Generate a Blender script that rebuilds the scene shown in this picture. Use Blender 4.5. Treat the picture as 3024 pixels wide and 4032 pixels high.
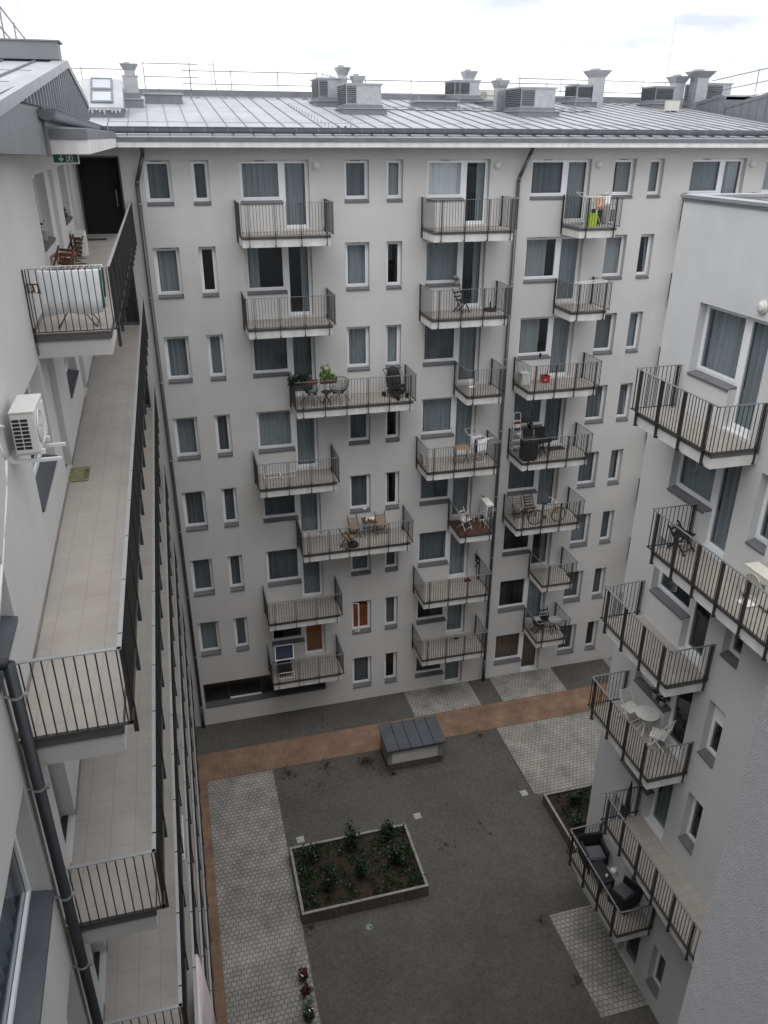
import bpy, bmesh, math, random
from mathutils import Matrix, Vector
random.seed(11)
R_ = random.Random(5)
PI = math.pi
for o in list(bpy.data.objects):
    bpy.data.objects.remove(o)
SC = bpy.context.scene
COL = SC.collection

# ------------------------------------------------------------------ camera
cam = bpy.data.cameras.new("camera")
cam.sensor_fit = 'VERTICAL'; cam.sensor_height = 24.0; cam.lens = 24.0 * 3083.2 / 4032.0
cam.clip_start = 0.05; cam.clip_end = 2000
co = bpy.data.objects.new("camera", cam); COL.objects.link(co)
yaw, pit, rol = 0.261225, 0.445726, 0.0034833
fw = Vector((math.sin(yaw) * math.cos(pit), math.cos(yaw) * math.cos(pit), -math.sin(pit)))
rt = Vector((math.cos(yaw), -math.sin(yaw), 0)); up = rt.cross(fw)
r2 = rt * math.cos(rol) + up * math.sin(rol); u2 = -rt * math.sin(rol) + up * math.cos(rol)
co.matrix_world = Matrix(((r2.x, u2.x, -fw.x, 0), (r2.y, u2.y, -fw.y, 0), (r2.z, u2.z, -fw.z, 0), (0, 0, 0, 1)))
SC.camera = co

# ------------------------------------------------------------------ world: overcast sky
W = bpy.data.worlds.new("World"); SC.world = W; W.use_nodes = True
nt = W.node_tree; nt.nodes.clear()
def N(nt, t, **k):
    n = nt.nodes.new(t)
    for a, b in k.items(): setattr(n, a, b)
    return n
SUN_EL, SUN_ROT = math.radians(72), math.radians(215)
sky = N(nt, 'ShaderNodeTexSky', sky_type='NISHITA', sun_disc=False, sun_elevation=SUN_EL, sun_rotation=SUN_ROT)
tc = N(nt, 'ShaderNodeTexCoord'); mp = N(nt, 'ShaderNodeMapping'); mp.inputs['Scale'].default_value = (1.6, 1.6, 7.0)
mp.inputs['Location'].default_value = (0.35, 0.1, 0.2)
no = N(nt, 'ShaderNodeTexNoise'); no.inputs['Scale'].default_value = 2.2; no.inputs['Detail'].default_value = 6; no.inputs['Roughness'].default_value = .55
rp = N(nt, 'ShaderNodeValToRGB')
rp.color_ramp.elements[0].position = .37; rp.color_ramp.elements[0].color = (.42, .44, .50, 1)
rp.color_ramp.elements[1].position = .55; rp.color_ramp.elements[1].color = (.79, .79, .79, 1)
sc_ = N(nt, 'ShaderNodeVectorMath', operation='SCALE'); sc_.inputs['Scale'].default_value = 0.1
mx = N(nt, 'ShaderNodeMixRGB'); mx.inputs['Fac'].default_value = .93
bg = N(nt, 'ShaderNodeBackground'); bg.inputs['Strength'].default_value = 1.0
wo = N(nt, 'ShaderNodeOutputWorld')
L = nt.links.new
L(tc.outputs['Generated'], mp.inputs['Vector']); L(mp.outputs['Vector'], no.inputs['Vector']); L(no.outputs['Fac'], rp.inputs['Fac'])
L(sky.outputs['Color'], sc_.inputs[0]); L(sc_.outputs['Vector'], mx.inputs['Color1']); L(rp.outputs['Color'], mx.inputs['Color2'])
L(mx.outputs['Color'], bg.inputs['Color']); L(bg.outputs['Background'], wo.inputs['Surface'])

sl = bpy.data.lights.new("sun", 'SUN'); sl.energy = 1.4; sl.angle = math.radians(70); sl.color = (1, .985, .965)
so = bpy.data.objects.new("sun", sl); COL.objects.link(so)
sd = Vector((math.sin(SUN_ROT) * math.cos(SUN_EL), math.cos(SUN_ROT) * math.cos(SUN_EL), math.sin(SUN_EL)))
so.rotation_euler = sd.to_track_quat('Z', 'Y').to_euler(); so.location = (0, 0, 30)
SC.view_settings.view_transform = 'Standard'; SC.view_settings.look = 'None'
SC.view_settings.exposure = 0.98; SC.view_settings.gamma = 1.0
SC.cycles.max_bounces = 8; SC.cycles.diffuse_bounces = 5; SC.cycles.transparent_max_bounces = 12
SC.cycles.use_denoising = True

# ------------------------------------------------------------------ materials
def pmat(name, col, rough=.7, metal=0.0, var=0.0, vscale=3.0, bump=0.0, bscale=60.0, spec=None, stretch=None):
    m = bpy.data.materials.new(name); m.use_nodes = True
    t = m.node_tree; b = t.nodes['Principled BSDF']
    b.inputs['Base Color'].default_value = (*col, 1); b.inputs['Roughness'].default_value = rough; b.inputs['Metallic'].default_value = metal
    if spec is not None: b.inputs['Specular IOR Level'].default_value = spec
    g = N(t, 'ShaderNodeNewGeometry')
    if var:
        n = N(t, 'ShaderNodeTexNoise'); n.inputs['Scale'].default_value = vscale; n.inputs['Detail'].default_value = 5; n.inputs['Roughness'].default_value = .6
        src = g.outputs['Position']
        if stretch:
            q = N(t, 'ShaderNodeMapping'); q.inputs['Scale'].default_value = stretch
            t.links.new(src, q.inputs['Vector']); src = q.outputs['Vector']
        t.links.new(src, n.inputs['Vector'])
        r = N(t, 'ShaderNodeValToRGB')
        r.color_ramp.elements[0].position = .3; r.color_ramp.elements[1].position = .7
        r.color_ramp.elements[0].color = (*[max(0, c * (1 - var)) for c in col], 1); r.color_ramp.elements[1].color = (*[c * (1 + var) for c in col], 1)
        t.links.new(n.outputs['Fac'], r.inputs['Fac']); t.links.new(r.outputs['Color'], b.inputs['Base Color'])
    if bump:
        n2 = N(t, 'ShaderNodeTexNoise'); n2.inputs['Scale'].default_value = bscale; n2.inputs['Detail'].default_value = 4
        t.links.new(g.outputs['Position'], n2.inputs['Vector'])
        bp = N(t, 'ShaderNodeBump'); bp.inputs['Strength'].default_value = bump; bp.inputs['Distance'].default_value = .01
        t.links.new(n2.outputs['Fac'], bp.inputs['Height']); t.links.new(bp.outputs['Normal'], b.inputs['Normal'])
    return m

def plaster(name, col, bump=.25, bscale=140., streak=.018):
    """render: broad tonal drift, faint run-off streaks and a fine grain"""
    m = pmat(name, col, .9, spec=.2, bump=bump, bscale=bscale)
    t = m.node_tree; b = t.nodes['Principled BSDF']; g = N(t, 'ShaderNodeNewGeometry')
    out = None
    for sc, am, st in ((.35, .045, (1, 1, 1)), (.9, .03, (1, 1, 1)), (1.0, streak, (2.2, 2.2, .12)), (40., .05, (1, 1, 1))):
        q = N(t, 'ShaderNodeMapping'); q.inputs['Scale'].default_value = st
        n = N(t, 'ShaderNodeTexNoise'); n.inputs['Scale'].default_value = sc; n.inputs['Detail'].default_value = 4
        t.links.new(g.outputs['Position'], q.inputs['Vector']); t.links.new(q.outputs['Vector'], n.inputs['Vector'])
        mr = N(t, 'ShaderNodeMapRange'); mr.inputs['From Min'].default_value = .3; mr.inputs['From Max'].default_value = .7
        mr.inputs['To Min'].default_value = 1 - am; mr.inputs['To Max'].default_value = 1 + am
        t.links.new(n.outputs['Fac'], mr.inputs['Value'])
        if out is None: out = mr.outputs['Result']
        else:
            mm = N(t, 'ShaderNodeMath', operation='MULTIPLY'); t.links.new(out, mm.inputs[0]); t.links.new(mr.outputs['Result'], mm.inputs[1]); out = mm.outputs[0]
    vm = N(t, 'ShaderNodeVectorMath', operation='SCALE'); vm.inputs[0].default_value = col
    t.links.new(out, vm.inputs['Scale']); t.links.new(vm.outputs['Vector'], b.inputs['Base Color'])
    return m

def bricks(name, c1, c2, mortar, w, h, ms, rot=0., rough=.85, off=.5, dirt=.25, bias=0.0, bumpy=.4):
    m = bpy.data.materials.new(name); m.use_nodes = True
    t = m.node_tree; b = t.nodes['Principled BSDF']; b.inputs['Roughness'].default_value = rough; b.inputs['Specular IOR Level'].default_value = .25
    g = N(t, 'ShaderNodeNewGeometry'); q = N(t, 'ShaderNodeMapping'); q.inputs['Rotation'].default_value = (0, 0, rot)
    br = N(t, 'ShaderNodeTexBrick'); br.offset = off
    br.inputs['Color1'].default_value = (*c1, 1); br.inputs['Color2'].default_value = (*c2, 1); br.inputs['Mortar'].default_value = (*mortar, 1)
    br.inputs['Scale'].default_value = 1; br.inputs['Mortar Size'].default_value = ms; br.inputs['Brick Width'].default_value = w; br.inputs['Row Height'].default_value = h
    br.inputs['Bias'].default_value = bias; br.inputs['Mortar Smooth'].default_value = .3
    t.links.new(g.outputs['Position'], q.inputs['Vector']); t.links.new(q.outputs['Vector'], br.inputs['Vector'])
    n = N(t, 'ShaderNodeTexNoise'); n.inputs['Scale'].default_value = 1.1; n.inputs['Detail'].default_value = 7; n.inputs['Roughness'].default_value = .65
    t.links.new(g.outputs['Position'], n.inputs['Vector'])
    mr = N(t, 'ShaderNodeMapRange'); mr.inputs['From Min'].default_value = .3; mr.inputs['From Max'].default_value = .7
    mr.inputs['To Min'].default_value = 1 - dirt; mr.inputs['To Max'].default_value = 1 + dirt
    t.links.new(n.outputs['Fac'], mr.inputs['Value'])
    vm = N(t, 'ShaderNodeVectorMath', operation='SCALE'); t.links.new(br.outputs['Color'], vm.inputs[0]); t.links.new(mr.outputs['Result'], vm.inputs['Scale'])
    t.links.new(vm.outputs['Vector'], b.inputs['Base Color'])
    bp = N(t, 'ShaderNodeBump'); bp.inputs['Strength'].default_value = bumpy; bp.inputs['Distance'].default_value = .01; bp.invert = True
    t.links.new(br.outputs['Fac'], bp.inputs['Height']); t.links.new(bp.outputs['Normal'], b.inputs['Normal'])
    return m

def glass(name, tint, refl=1.0):
    m = bpy.data.materials.new(name); m.use_nodes = True; t = m.node_tree; t.nodes.clear()
    o = N(t, 'ShaderNodeOutputMaterial'); tr = N(t, 'ShaderNodeBsdfTransparent'); tr.inputs['Color'].default_value = (*tint, 1)
    gl = N(t, 'ShaderNodeBsdfGlossy'); gl.inputs['Roughness'].default_value = .01; gl.inputs['Color'].default_value = (.85, .93, 1, 1)
    fr = N(t, 'ShaderNodeLayerWeight'); fr.inputs['Blend'].default_value = .5
    pw = N(t, 'ShaderNodeMath', operation='POWER'); pw.inputs[1].default_value = 4.0
    mu = N(t, 'ShaderNodeMath', operation='MULTIPLY_ADD'); mu.inputs[1].default_value = .6 * refl; mu.inputs[2].default_value = .075 * refl; mu.use_clamp = True
    mi = N(t, 'ShaderNodeMixShader')
    t.links.new(fr.outputs['Facing'], pw.inputs[0]); t.links.new(pw.outputs[0], mu.inputs[0]); t.links.new(mu.outputs[0], mi.inputs[0]); t.links.new(tr.outputs[0], mi.inputs[1]); t.links.new(gl.outputs[0], mi.inputs[2]); t.links.new(mi.outputs[0], o.inputs['Surface'])
    return m

def emit(name, col, s):
    m = bpy.data.materials.new(name); m.use_nodes = True; b = m.node_tree.nodes['Principled BSDF']
    b.inputs['Base Color'].default_value = (*col, 1); b.inputs['Emission Color'].default_value = (*col, 1); b.inputs['Emission Strength'].default_value = s
    return m

M = {}
M['wall'] = plaster('warm_plaster', (.545, .538, .528))
M['wall_r'] = plaster('cool_plaster', (.555, .56, .56))
M['rough'] = plaster('roughcast', (.315, .318, .326), bump=.6, bscale=260, streak=.015)
M['white'] = pmat('white_render', (.66, .652, .635), .85, var=.13, vscale=2.0, stretch=(1.6, 1.6, .35))
M['pvc'] = pmat('white_pvc', (.80, .81, .82), .35, var=.02)
M['sill'] = pmat('grey_sill_metal', (.15, .15, .16), .45, .3, var=.1, vscale=6)
M['rail'] = pmat('grey_rail_paint', (.042, .041, .040), .45, .2, var=.12, vscale=4)
M['railtop'] = pmat('sky_lit_handrail', (.20, .205, .21), .4, .3, var=.08, vscale=5)  # paler than the rails: light from the sky put into the colour
M['railtop2'] = pmat('bright_sky_lit_handrail', (.36, .37, .38), .4, .3, var=.08, vscale=5)  # gallery handrails, lightened further for the sky they face
M['steel'] = pmat('grey_rail_steel', (.26, .265, .275), .45, .4, var=.1)
M['flash'] = pmat('grey_flashing', (.13, .125, .125), .5, .3, var=.1)
M['zinc'] = pmat('grey_gutter_zinc', (.17, .18, .195), .4, .5, var=.15, vscale=2.5)
M['zincl'] = pmat('light_zinc', (.36, .37, .39), .45, .6, var=.1, vscale=2)
M['clad'] = pmat('grey_sheet_cladding', (.20, .205, .22), .5, .4, var=.1, vscale=1.5)
M['roof'] = pmat('standing_seam_sheet', (.355, .365, .385), .5, .35, var=.14, vscale=.8, bump=.03, bscale=3)
M['seam'] = pmat('roof_seam_sheet', (.19, .195, .205), .5, .3, var=.1)
M['galv'] = pmat('galvanised_steel', (.42, .43, .45), .4, .8, var=.12, vscale=6)
M['pipe'] = pmat('dark_pipe_zinc', (.095, .095, .10), .42, .35, var=.2, vscale=2, stretch=(1, 1, .3))
M['pipe_b'] = pmat('slate_blue_pipe', (.028, .031, .036), .4, .35, var=.12, vscale=2)
M['clip'] = pmat('pipe_clip', (.45, .45, .45), .4, .6)
M['glass'] = glass('window_glass', (.57, .605, .63))
M['glint_glass'] = glass('reflection_tone_glass', (.86, .89, .91), 1.4)  # clearer tint brightens one pane, standing for a bright reflection
M['curtain'] = pmat('sheer_curtain', (.58, .61, .61), .9, var=.10, vscale=5, stretch=(2, 2, .1))
M['curtain2'] = pmat('pale_curtain', (.72, .73, .72), .9, var=.08, vscale=5, stretch=(2, 2, .1))
M['curtain3'] = pmat('dark_curtain', (.31, .325, .335), .9, var=.2, vscale=5, stretch=(2, 2, .1))
M['curtain4'] = pmat('brown_curtain', (.30, .20, .14), .9, var=.2, vscale=5, stretch=(2, 2, .1))
M['dark'] = pmat('unlit_room_dark', (.035, .037, .042), .9, var=.3, vscale=.7)  # darkness of the unlit rooms put into the colour
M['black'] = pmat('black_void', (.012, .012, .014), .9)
M['rubber'] = pmat('black_gasket', (.02, .02, .02), .6)
M['tile'] = bricks('gallery_tiles', (.37, .343, .315), (.36, .333, .305), (.295, .272, .25), .6, .325, .006, rot=PI / 2, off=.5, dirt=.10, bumpy=.15)
M['baltile'] = bricks('balcony_tiles', (.30, .277, .252), (.285, .262, .24), (.21, .192, .172), .33, .33, .008, dirt=.12, off=0.0, bumpy=.15)
M['wooddeck'] = pmat('dark_red_deck', (.09, .035, .025), .7, var=.3, vscale=8)
M['cobble'] = bricks('grey_cobbles', (.27, .262, .24), (.225, .217, .197), (.10, .095, .085), .165, .155, .013, off=.5, dirt=.34)
M['terra'] = bricks('terracotta_slabs', (.20, .128, .087), (.175, .108, .072), (.125, .08, .056), .42, .42, .010, off=.5, dirt=.28, bumpy=.2)
M['conc'] = pmat('grey_concrete', (.22, .21, .19), .9, var=.25, vscale=5, bump=.3)
M['concd'] = pmat('stained_concrete', (.085, .07, .06), .9, var=.4, vscale=4, bump=.3, stretch=(3, 3, .6))
M['soil'] = pmat('dark_soil', (.026, .018, .013), 1, var=.5, vscale=7, bump=.8, bscale=25)
M['leaf'] = pmat('dark_green_leaf', (.010, .022, .009), .55, var=.5, vscale=9)
M['leaf2'] = pmat('mid_green_leaf', (.018, .034, .013), .55, var=.4, vscale=9)
M['leaf3'] = pmat('fresh_green_leaf', (.13, .22, .05), .55, var=.35, vscale=14)
M['leafred'] = pmat('dark_red_leaf', (.06, .018, .016), .6, var=.4, vscale=9)
M['leafgrey'] = pmat('silver_leaf', (.16, .19, .17), .7, var=.3, vscale=9)
M['petal'] = pmat('white_petal', (.8, .8, .76), .7)
M['grass'] = pmat('dry_weed', (.06, .05, .025), .9, var=.4, vscale=12)
M['stem'] = pmat('brown_stem', (.06, .04, .025), .9)
M['slate'] = pmat('slate_sheet', (.095, .103, .118), .42, .4, var=.15, vscale=2)
M['louvre'] = pmat('cream_louvre', (.36, .35, .31), .5, .2, var=.06)
M['acw'] = pmat('white_enamel', (.72, .72, .69), .4, var=.04)
M['acb'] = pmat('beige_enamel', (.56, .55, .49), .5, var=.05)
M['acdark'] = pmat('dark_coil', (.02, .025, .03), .5, .2)
M['wood'] = pmat('stained_wood', (.10, .045, .022), .6, var=.35, vscale=10, stretch=(1, 6, 6))
M['woodl'] = pmat('pale_wood', (.33, .21, .12), .6, var=.25, vscale=12)
M['redtop'] = pmat('red_table_top', (.34, .075, .085), .5, var=.1)
M['wwood'] = pmat('white_painted_wood', (.62, .62, .60), .6, var=.06, vscale=10)
M['rattan'] = pmat('black_rattan', (.014, .015, .018), .6, var=.4, vscale=60, bump=.6, bscale=120)
M['cush'] = pmat('grey_cushion', (.10, .105, .115), .9, var=.12, vscale=8)
M['blackm'] = pmat('black_metal', (.018, .018, .02), .5, .3)
M['blackf'] = pmat('black_fabric', (.016, .017, .02), .85, var=.3, vscale=10)
M['navy'] = pmat('navy_fabric', (.018, .022, .05), .8, var=.2)
M['whitem'] = pmat('white_wire', (.75, .75, .75), .4)
M['linen'] = pmat('white_linen', (.82, .83, .85), .9, var=.04, vscale=2)
def dotted():
    m = pmat('dotted_linen', (.86, .87, .89), .9); t = m.node_tree; b = t.nodes['Principled BSDF']; tc_ = N(t, 'ShaderNodeTexCoord')
    v = N(t, 'ShaderNodeTexVoronoi'); v.inputs['Scale'].default_value = 13; r = N(t, 'ShaderNodeValToRGB')
    r.color_ramp.elements[0].position = .10; r.color_ramp.elements[0].color = (.45, .47, .55, 1); r.color_ramp.elements[1].position = .14; r.color_ramp.elements[1].color = (.86, .87, .89, 1)
    t.links.new(tc_.outputs['Object'], v.inputs['Vector']); t.links.new(v.outputs['Distance'], r.inputs['Fac']); t.links.new(r.outputs['Color'], b.inputs['Base Color']); return m
M['dotted'] = dotted()
M['pink'] = pmat('pale_pink_linen', (.62, .53, .55), .9, var=.05, vscale=3)
M['cloth1'] = pmat('dark_laundry', (.06, .035, .05), .9, var=.5, vscale=6)
M['cloth2'] = pmat('teal_laundry', (.22, .36, .36), .9, var=.3, vscale=8)
M['peach'] = pmat('peach_cloth', (.62, .36, .25), .9, var=.1)
M['red'] = pmat('red_plastic', (.38, .02, .03), .4)
M['lime'] = pmat('lime_plastic', (.36, .55, .03), .4)
M['pot'] = pmat('terracotta_pot', (.16, .055, .03), .7, var=.2)
M['potw'] = pmat('white_pot', (.68, .68, .66), .5)
M['green_m'] = pmat('green_enamel', (.01, .05, .02), .4)
M['signg'] = pmat('green_sign', (.01, .11, .06), .4)
M['signw'] = pmat('white_sign_print', (.75, .78, .76), .5)
M['mat_'] = pmat('patterned_doormat', (.20, .19, .10), .95, var=.55, vscale=14)
M['matd'] = pmat('dark_doormat', (.03, .03, .032), .95, var=.3, vscale=20)
M['tin'] = pmat('pale_hatch_metal', (.42, .43, .46), .4, .4, var=.12, vscale=20)
M['tingreen'] = pmat('green_hatch', (.16, .21, .18), .5, .1, var=.2, vscale=20)
M['lampw'] = pmat('frosted_lamp', (.60, .60, .57), .3)
M['orange'] = pmat('orange_lamplit_wall', (.50, .29, .10), .8, var=.08)  # warm lamplight put into the wall colour
M['floorw'] = pmat('orange_lamplit_parquet', (.36, .19, .06), .5, var=.15, vscale=6)  # floor tinted orange as well, for the same lamp glow
M['skyglass'] = pmat('skylight_glass', (.75, .78, .82), .08, .9)
M['bulb'] = emit('warm_bulb', (1, .7, .4), 1.5)
M['tyre'] = pmat('black_tyre', (.012, .012, .012), .8)
M['bikef'] = pmat('pale_bicycle_paint', (.40, .42, .34), .4, .2)

# ground: dry soil with thin grass
def ground_mat():
    m = bpy.data.materials.new('dry_gravel_soil'); m.use_nodes = True; t = m.node_tree; b = t.nodes['Principled BSDF']
    b.inputs['Roughness'].default_value = 1; b.inputs['Specular IOR Level'].default_value = .1
    g = N(t, 'ShaderNodeNewGeometry')
    n1 = N(t, 'ShaderNodeTexNoise'); n1.inputs['Scale'].default_value = .45; n1.inputs['Detail'].default_value = 8; n1.inputs['Roughness'].default_value = .6
    n2 = N(t, 'ShaderNodeTexNoise'); n2.inputs['Scale'].default_value = 9; n2.inputs['Detail'].default_value = 8; n2.inputs['Roughness'].default_value = .85
    r1 = N(t, 'ShaderNodeValToRGB'); r1.color_ramp.elements[0].position = .34; r1.color_ramp.elements[1].position = .66
    r1.color_ramp.elements[0].color = (.076, .072, .065, 1); r1.color_ramp.elements[1].color = (.098, .093, .084, 1)
    r2_ = N(t, 'ShaderNodeMapRange'); r2_.inputs['From Min'].default_value = .3; r2_.inputs['From Max'].default_value = .7; r2_.inputs['To Min'].default_value = .6; r2_.inputs['To Max'].default_value = 1.4
    vm = N(t, 'ShaderNodeVectorMath', operation='SCALE')
    for n in (n1, n2): t.links.new(g.outputs['Position'], n.inputs['Vector'])
    t.links.new(n1.outputs['Fac'], r1.inputs['Fac']); t.links.new(n2.outputs['Fac'], r2_.inputs['Value'])
    t.links.new(r1.outputs['Color'], vm.inputs[0]); t.links.new(r2_.outputs['Result'], vm.inputs['Scale']); t.links.new(vm.outputs['Vector'], b.inputs['Base Color'])
    bp = N(t, 'ShaderNodeBump'); bp.inputs['Strength'].default_value = .8; bp.inputs['Distance'].default_value = .03
    t.links.new(n2.outputs['Fac'], bp.inputs['Height']); t.links.new(bp.outputs['Normal'], b.inputs['Normal'])
    return m
M['soilg'] = ground_mat()

# ------------------------------------------------------------------ mesh helpers
class MB:
    def __init__(s, f=None): s.v = []; s.q = []; s.f = f
    def add(s, vs, fs):
        n = len(s.v)
        s.v += [tuple(s.f(*p)) if s.f else tuple(p) for p in vs]
        s.q += [tuple(i + n for i in q) for q in fs]; return s
    def box(s, x0, x1, y0, y1, z0, z1):
        return s.add([(x0, y0, z0), (x1, y0, z0), (x1, y1, z0), (x0, y1, z0), (x0, y0, z1), (x1, y0, z1), (x1, y1, z1), (x0, y1, z1)],
                     [(0, 3, 2, 1), (4, 5, 6, 7), (0, 1, 5, 4), (1, 2, 6, 5), (2, 3, 7, 6), (3, 0, 4, 7)])
    def quad(s, a, b, c, d): return s.add([a, b, c, d], [(0, 1, 2, 3)])
    def poly(s, ps): return s.add(ps, [tuple(range(len(ps)))])
    def prism(s, ps, vec):
        n = len(ps); v = Vector(vec)
        return s.add(list(ps) + [tuple(Vector(p) + v) for p in ps], [tuple(range(n)), tuple(range(2 * n - 1, n - 1, -1))] + [(i, i + n, (i + 1) % n + n, (i + 1) % n) for i in range(n)])
    def rod(s, a, b, r, r1=None, n=6, cap=True):
        a = Vector(a); b = Vector(b); d = (b - a)
        if d.length < 1e-6: return s
        d.normalize(); u = d.cross(Vector((0, 0, 1)));
        if u.length < 1e-3: u = d.cross(Vector((1, 0, 0)))
        u.normalize(); w = d.cross(u); r1 = r if r1 is None else r1
        vs = []
        for c, rr in ((a, r), (b, r1)):
            for i in range(n):
                t = 2 * PI * (i + .5) / n; vs.append(tuple(c + u * rr * math.cos(t) + w * rr * math.sin(t)))
        fs = [(i, (i + 1) % n, (i + 1) % n + n, i + n) for i in range(n)]
        if cap: fs += [tuple(range(n - 1, -1, -1)), tuple(range(n, 2 * n))]
        return s.add(vs, fs)
    def path(s, ps, r, n=6):
        for a, b in zip(ps, ps[1:]): s.rod(a, b, r, n=n)
        return s
    def bar(s, a, b, w, h):
        """rectangular bar, w sideways (horizontal), h the other way"""
        a = Vector(a); b = Vector(b); d = (b - a).normalized(); u = d.cross(Vector((0, 0, 1)))
        if u.length < 1e-3: u = Vector((1, 0, 0))
        u.normalize(); v = u.cross(d)
        vs = [tuple(c + u * i * w / 2 + v * j * h / 2) for c in (a, b) for i, j in ((-1, -1), (1, -1), (1, 1), (-1, 1))]
        return s.add(vs, [(0, 1, 2, 3), (7, 6, 5, 4), (0, 4, 5, 1), (1, 5, 6, 2), (2, 6, 7, 3), (3, 7, 4, 0)])
    def lathe(s, c, prof, n=16, ax=(0, 0, 1)):
        d = Vector(ax).normalized(); u = d.cross(Vector((0, 1, 0)));
        if u.length < 1e-3: u = Vector((1, 0, 0))
        u.normalize(); w = d.cross(u); c = Vector(c); vs = []; fs = []
        for r, z in prof:
            for i in range(n):
                t = 2 * PI * i / n; vs.append(tuple(c + d * z + u * r * math.cos(t) + w * r * math.sin(t)))
        for k in range(len(prof) - 1):
            for i in range(n): fs.append((k * n + i, k * n + (i + 1) % n, (k + 1) * n + (i + 1) % n, (k + 1) * n + i))
        fs += [tuple(range(n - 1, -1, -1)), tuple(range((len(prof) - 1) * n, len(prof) * n))]
        return s.add(vs, fs)
    def ring(s, c, R, r, ax=(0, 1, 0), n=24):
        d = Vector(ax).normalized(); u = d.cross(Vector((0, 0, 1)))
        if u.length < 1e-3: u = Vector((1, 0, 0))
        u.normalize(); w = d.cross(u); c = Vector(c)
        return s.path([c + u * R * math.cos(2 * PI * i / n) + w * R * math.sin(2 * PI * i / n) for i in range(n + 1)], r, 5)
    def leaves(s, c, rad, n, size, rnd, flat=1.0, upb=.3):
        for _ in range(n):
            while 1:
                p = Vector((rnd.uniform(-1, 1), rnd.uniform(-1, 1), rnd.uniform(-1, 1)))
                if p.length <= 1: break
            p = Vector(c) + Vector((p.x * rad[0], p.y * rad[1], p.z * rad[2]))
            d = Vector((rnd.gauss(0, 1), rnd.gauss(0, 1), rnd.gauss(0, 1) * flat + upb)).normalized()
            e = d.cross(Vector((rnd.gauss(0, 1), rnd.gauss(0, 1), rnd.gauss(0, 1)))).normalized()
            a = size * rnd.uniform(.6, 1.4); b = a * .45
            s.quad(p, p + d * a * .5 + e * b, p + d * a, p + d * a * .5 - e * b)
        return s
    def build(s, name, mat, parent=None, smooth=False, bevel=0, world=None):
        me = bpy.data.meshes.new(name); me.from_pydata(s.v, [], s.q); me.update()
        bm = bmesh.new(); bm.from_mesh(me); bmesh.ops.recalc_face_normals(bm, faces=bm.faces)
        if bevel: bmesh.ops.bevel(bm, geom=bm.edges[:], offset=bevel, segments=2, affect='EDGES', clamp_overlap=True)
        bm.to_mesh(me); bm.free()
        me.materials.append(M[mat] if isinstance(mat, str) else mat)
        if smooth:
            for p in me.polygons: p.use_smooth = True
        o = bpy.data.objects.new(name, me); COL.objects.link(o)
        if parent:
            o.parent = parent
            if world is not None: o.matrix_parent_inverse = Matrix.Translation(-Vector(world))
        return o

def tag(o, label=None, cat=None, group=None, kind=None):
    if label: o['label'] = label
    if cat: o['category'] = cat
    if group: o['group'] = group
    if kind: o['kind'] = kind
    return o
def thing(name, label, cat, loc=(0, 0, 0), rz=0., group=None):
    o = bpy.data.objects.new(name, None); COL.objects.link(o); o.empty_display_size = .2
    o.location = loc; o.rotation_euler = (0, 0, rz); return tag(o, label, cat, group)
def struct(name, mb, mat): return tag(mb.build(name, mat), kind='structure')

# ------------------------------------------------------------------ levels and facade frames
FLR = lambda r: -2.88 - 2.957 * r      # floor of storey r counted down from the eye's storey
RAIL = lambda r: -1.90 - 2.957 * r
SILL = lambda r: -1.98 - 2.957 * r
HEAD = lambda r: -0.36 - 2.957 * r
GZ = -23.4
DB = 28.2
def FB(s, d, z): return (s, DB - d, z)
def LX(s): return -2.09 - .018 * (s - 7.0)
def FL(s, d, z): return (LX(s) + d, s, z)
XR = 11.52
def FR(s, d, z): return (XR - d, s, z)

def facade(name, F, rect, ops, depth, mat, parent, world):
    """wall sheet with rectangular openings and their reveals"""
    s0, s1, z0, z1 = rect
    xs = sorted({s0, s1, *[round(v, 4) for o in ops for v in o[:2]]}); zs = sorted({z0, z1, *[round(v, 4) for o in ops for v in o[2:4]]})
    def op(i, j):
        if i < 0 or j < 0 or i >= len(xs) - 1 or j >= len(zs) - 1: return None
        x = (xs[i] + xs[i + 1]) / 2; z = (zs[j] + zs[j + 1]) / 2
        return any(o[0] < x < o[1] and o[2] < z < o[3] for o in ops)
    mb = MB(F)
    for j in range(len(zs) - 1):
        i = 0
        while i < len(xs) - 1:
            if op(i, j): i += 1; continue
            k = i
            while k + 1 < len(xs) - 1 and not op(k + 1, j): k += 1
            mb.quad((xs[i], 0, zs[j]), (xs[k + 1], 0, zs[j]), (xs[k + 1], 0, zs[j + 1]), (xs[i], 0, zs[j + 1])); i = k + 1
    for j in range(len(zs) - 1):
        for i in range(len(xs) - 1):
            if not op(i, j): continue
            a, b, c, d = xs[i], xs[i + 1], zs[j], zs[j + 1]
            if op(i - 1, j) is not True: mb.quad((a, 0, c), (a, -depth, c), (a, -depth, d), (a, 0, d))
            if op(i + 1, j) is not True: mb.quad((b, 0, c), (b, -depth, c), (b, -depth, d), (b, 0, d))
            if op(i, j - 1) is not True: mb.quad((a, 0, c), (b, 0, c), (b, -depth, c), (a, -depth, c))
            if op(i, j + 1) is not True: mb.quad((a, 0, d), (b, 0, d), (b, -depth, d), (a, -depth, d))
    return mb.build(name, mat, parent, world=world)

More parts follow.
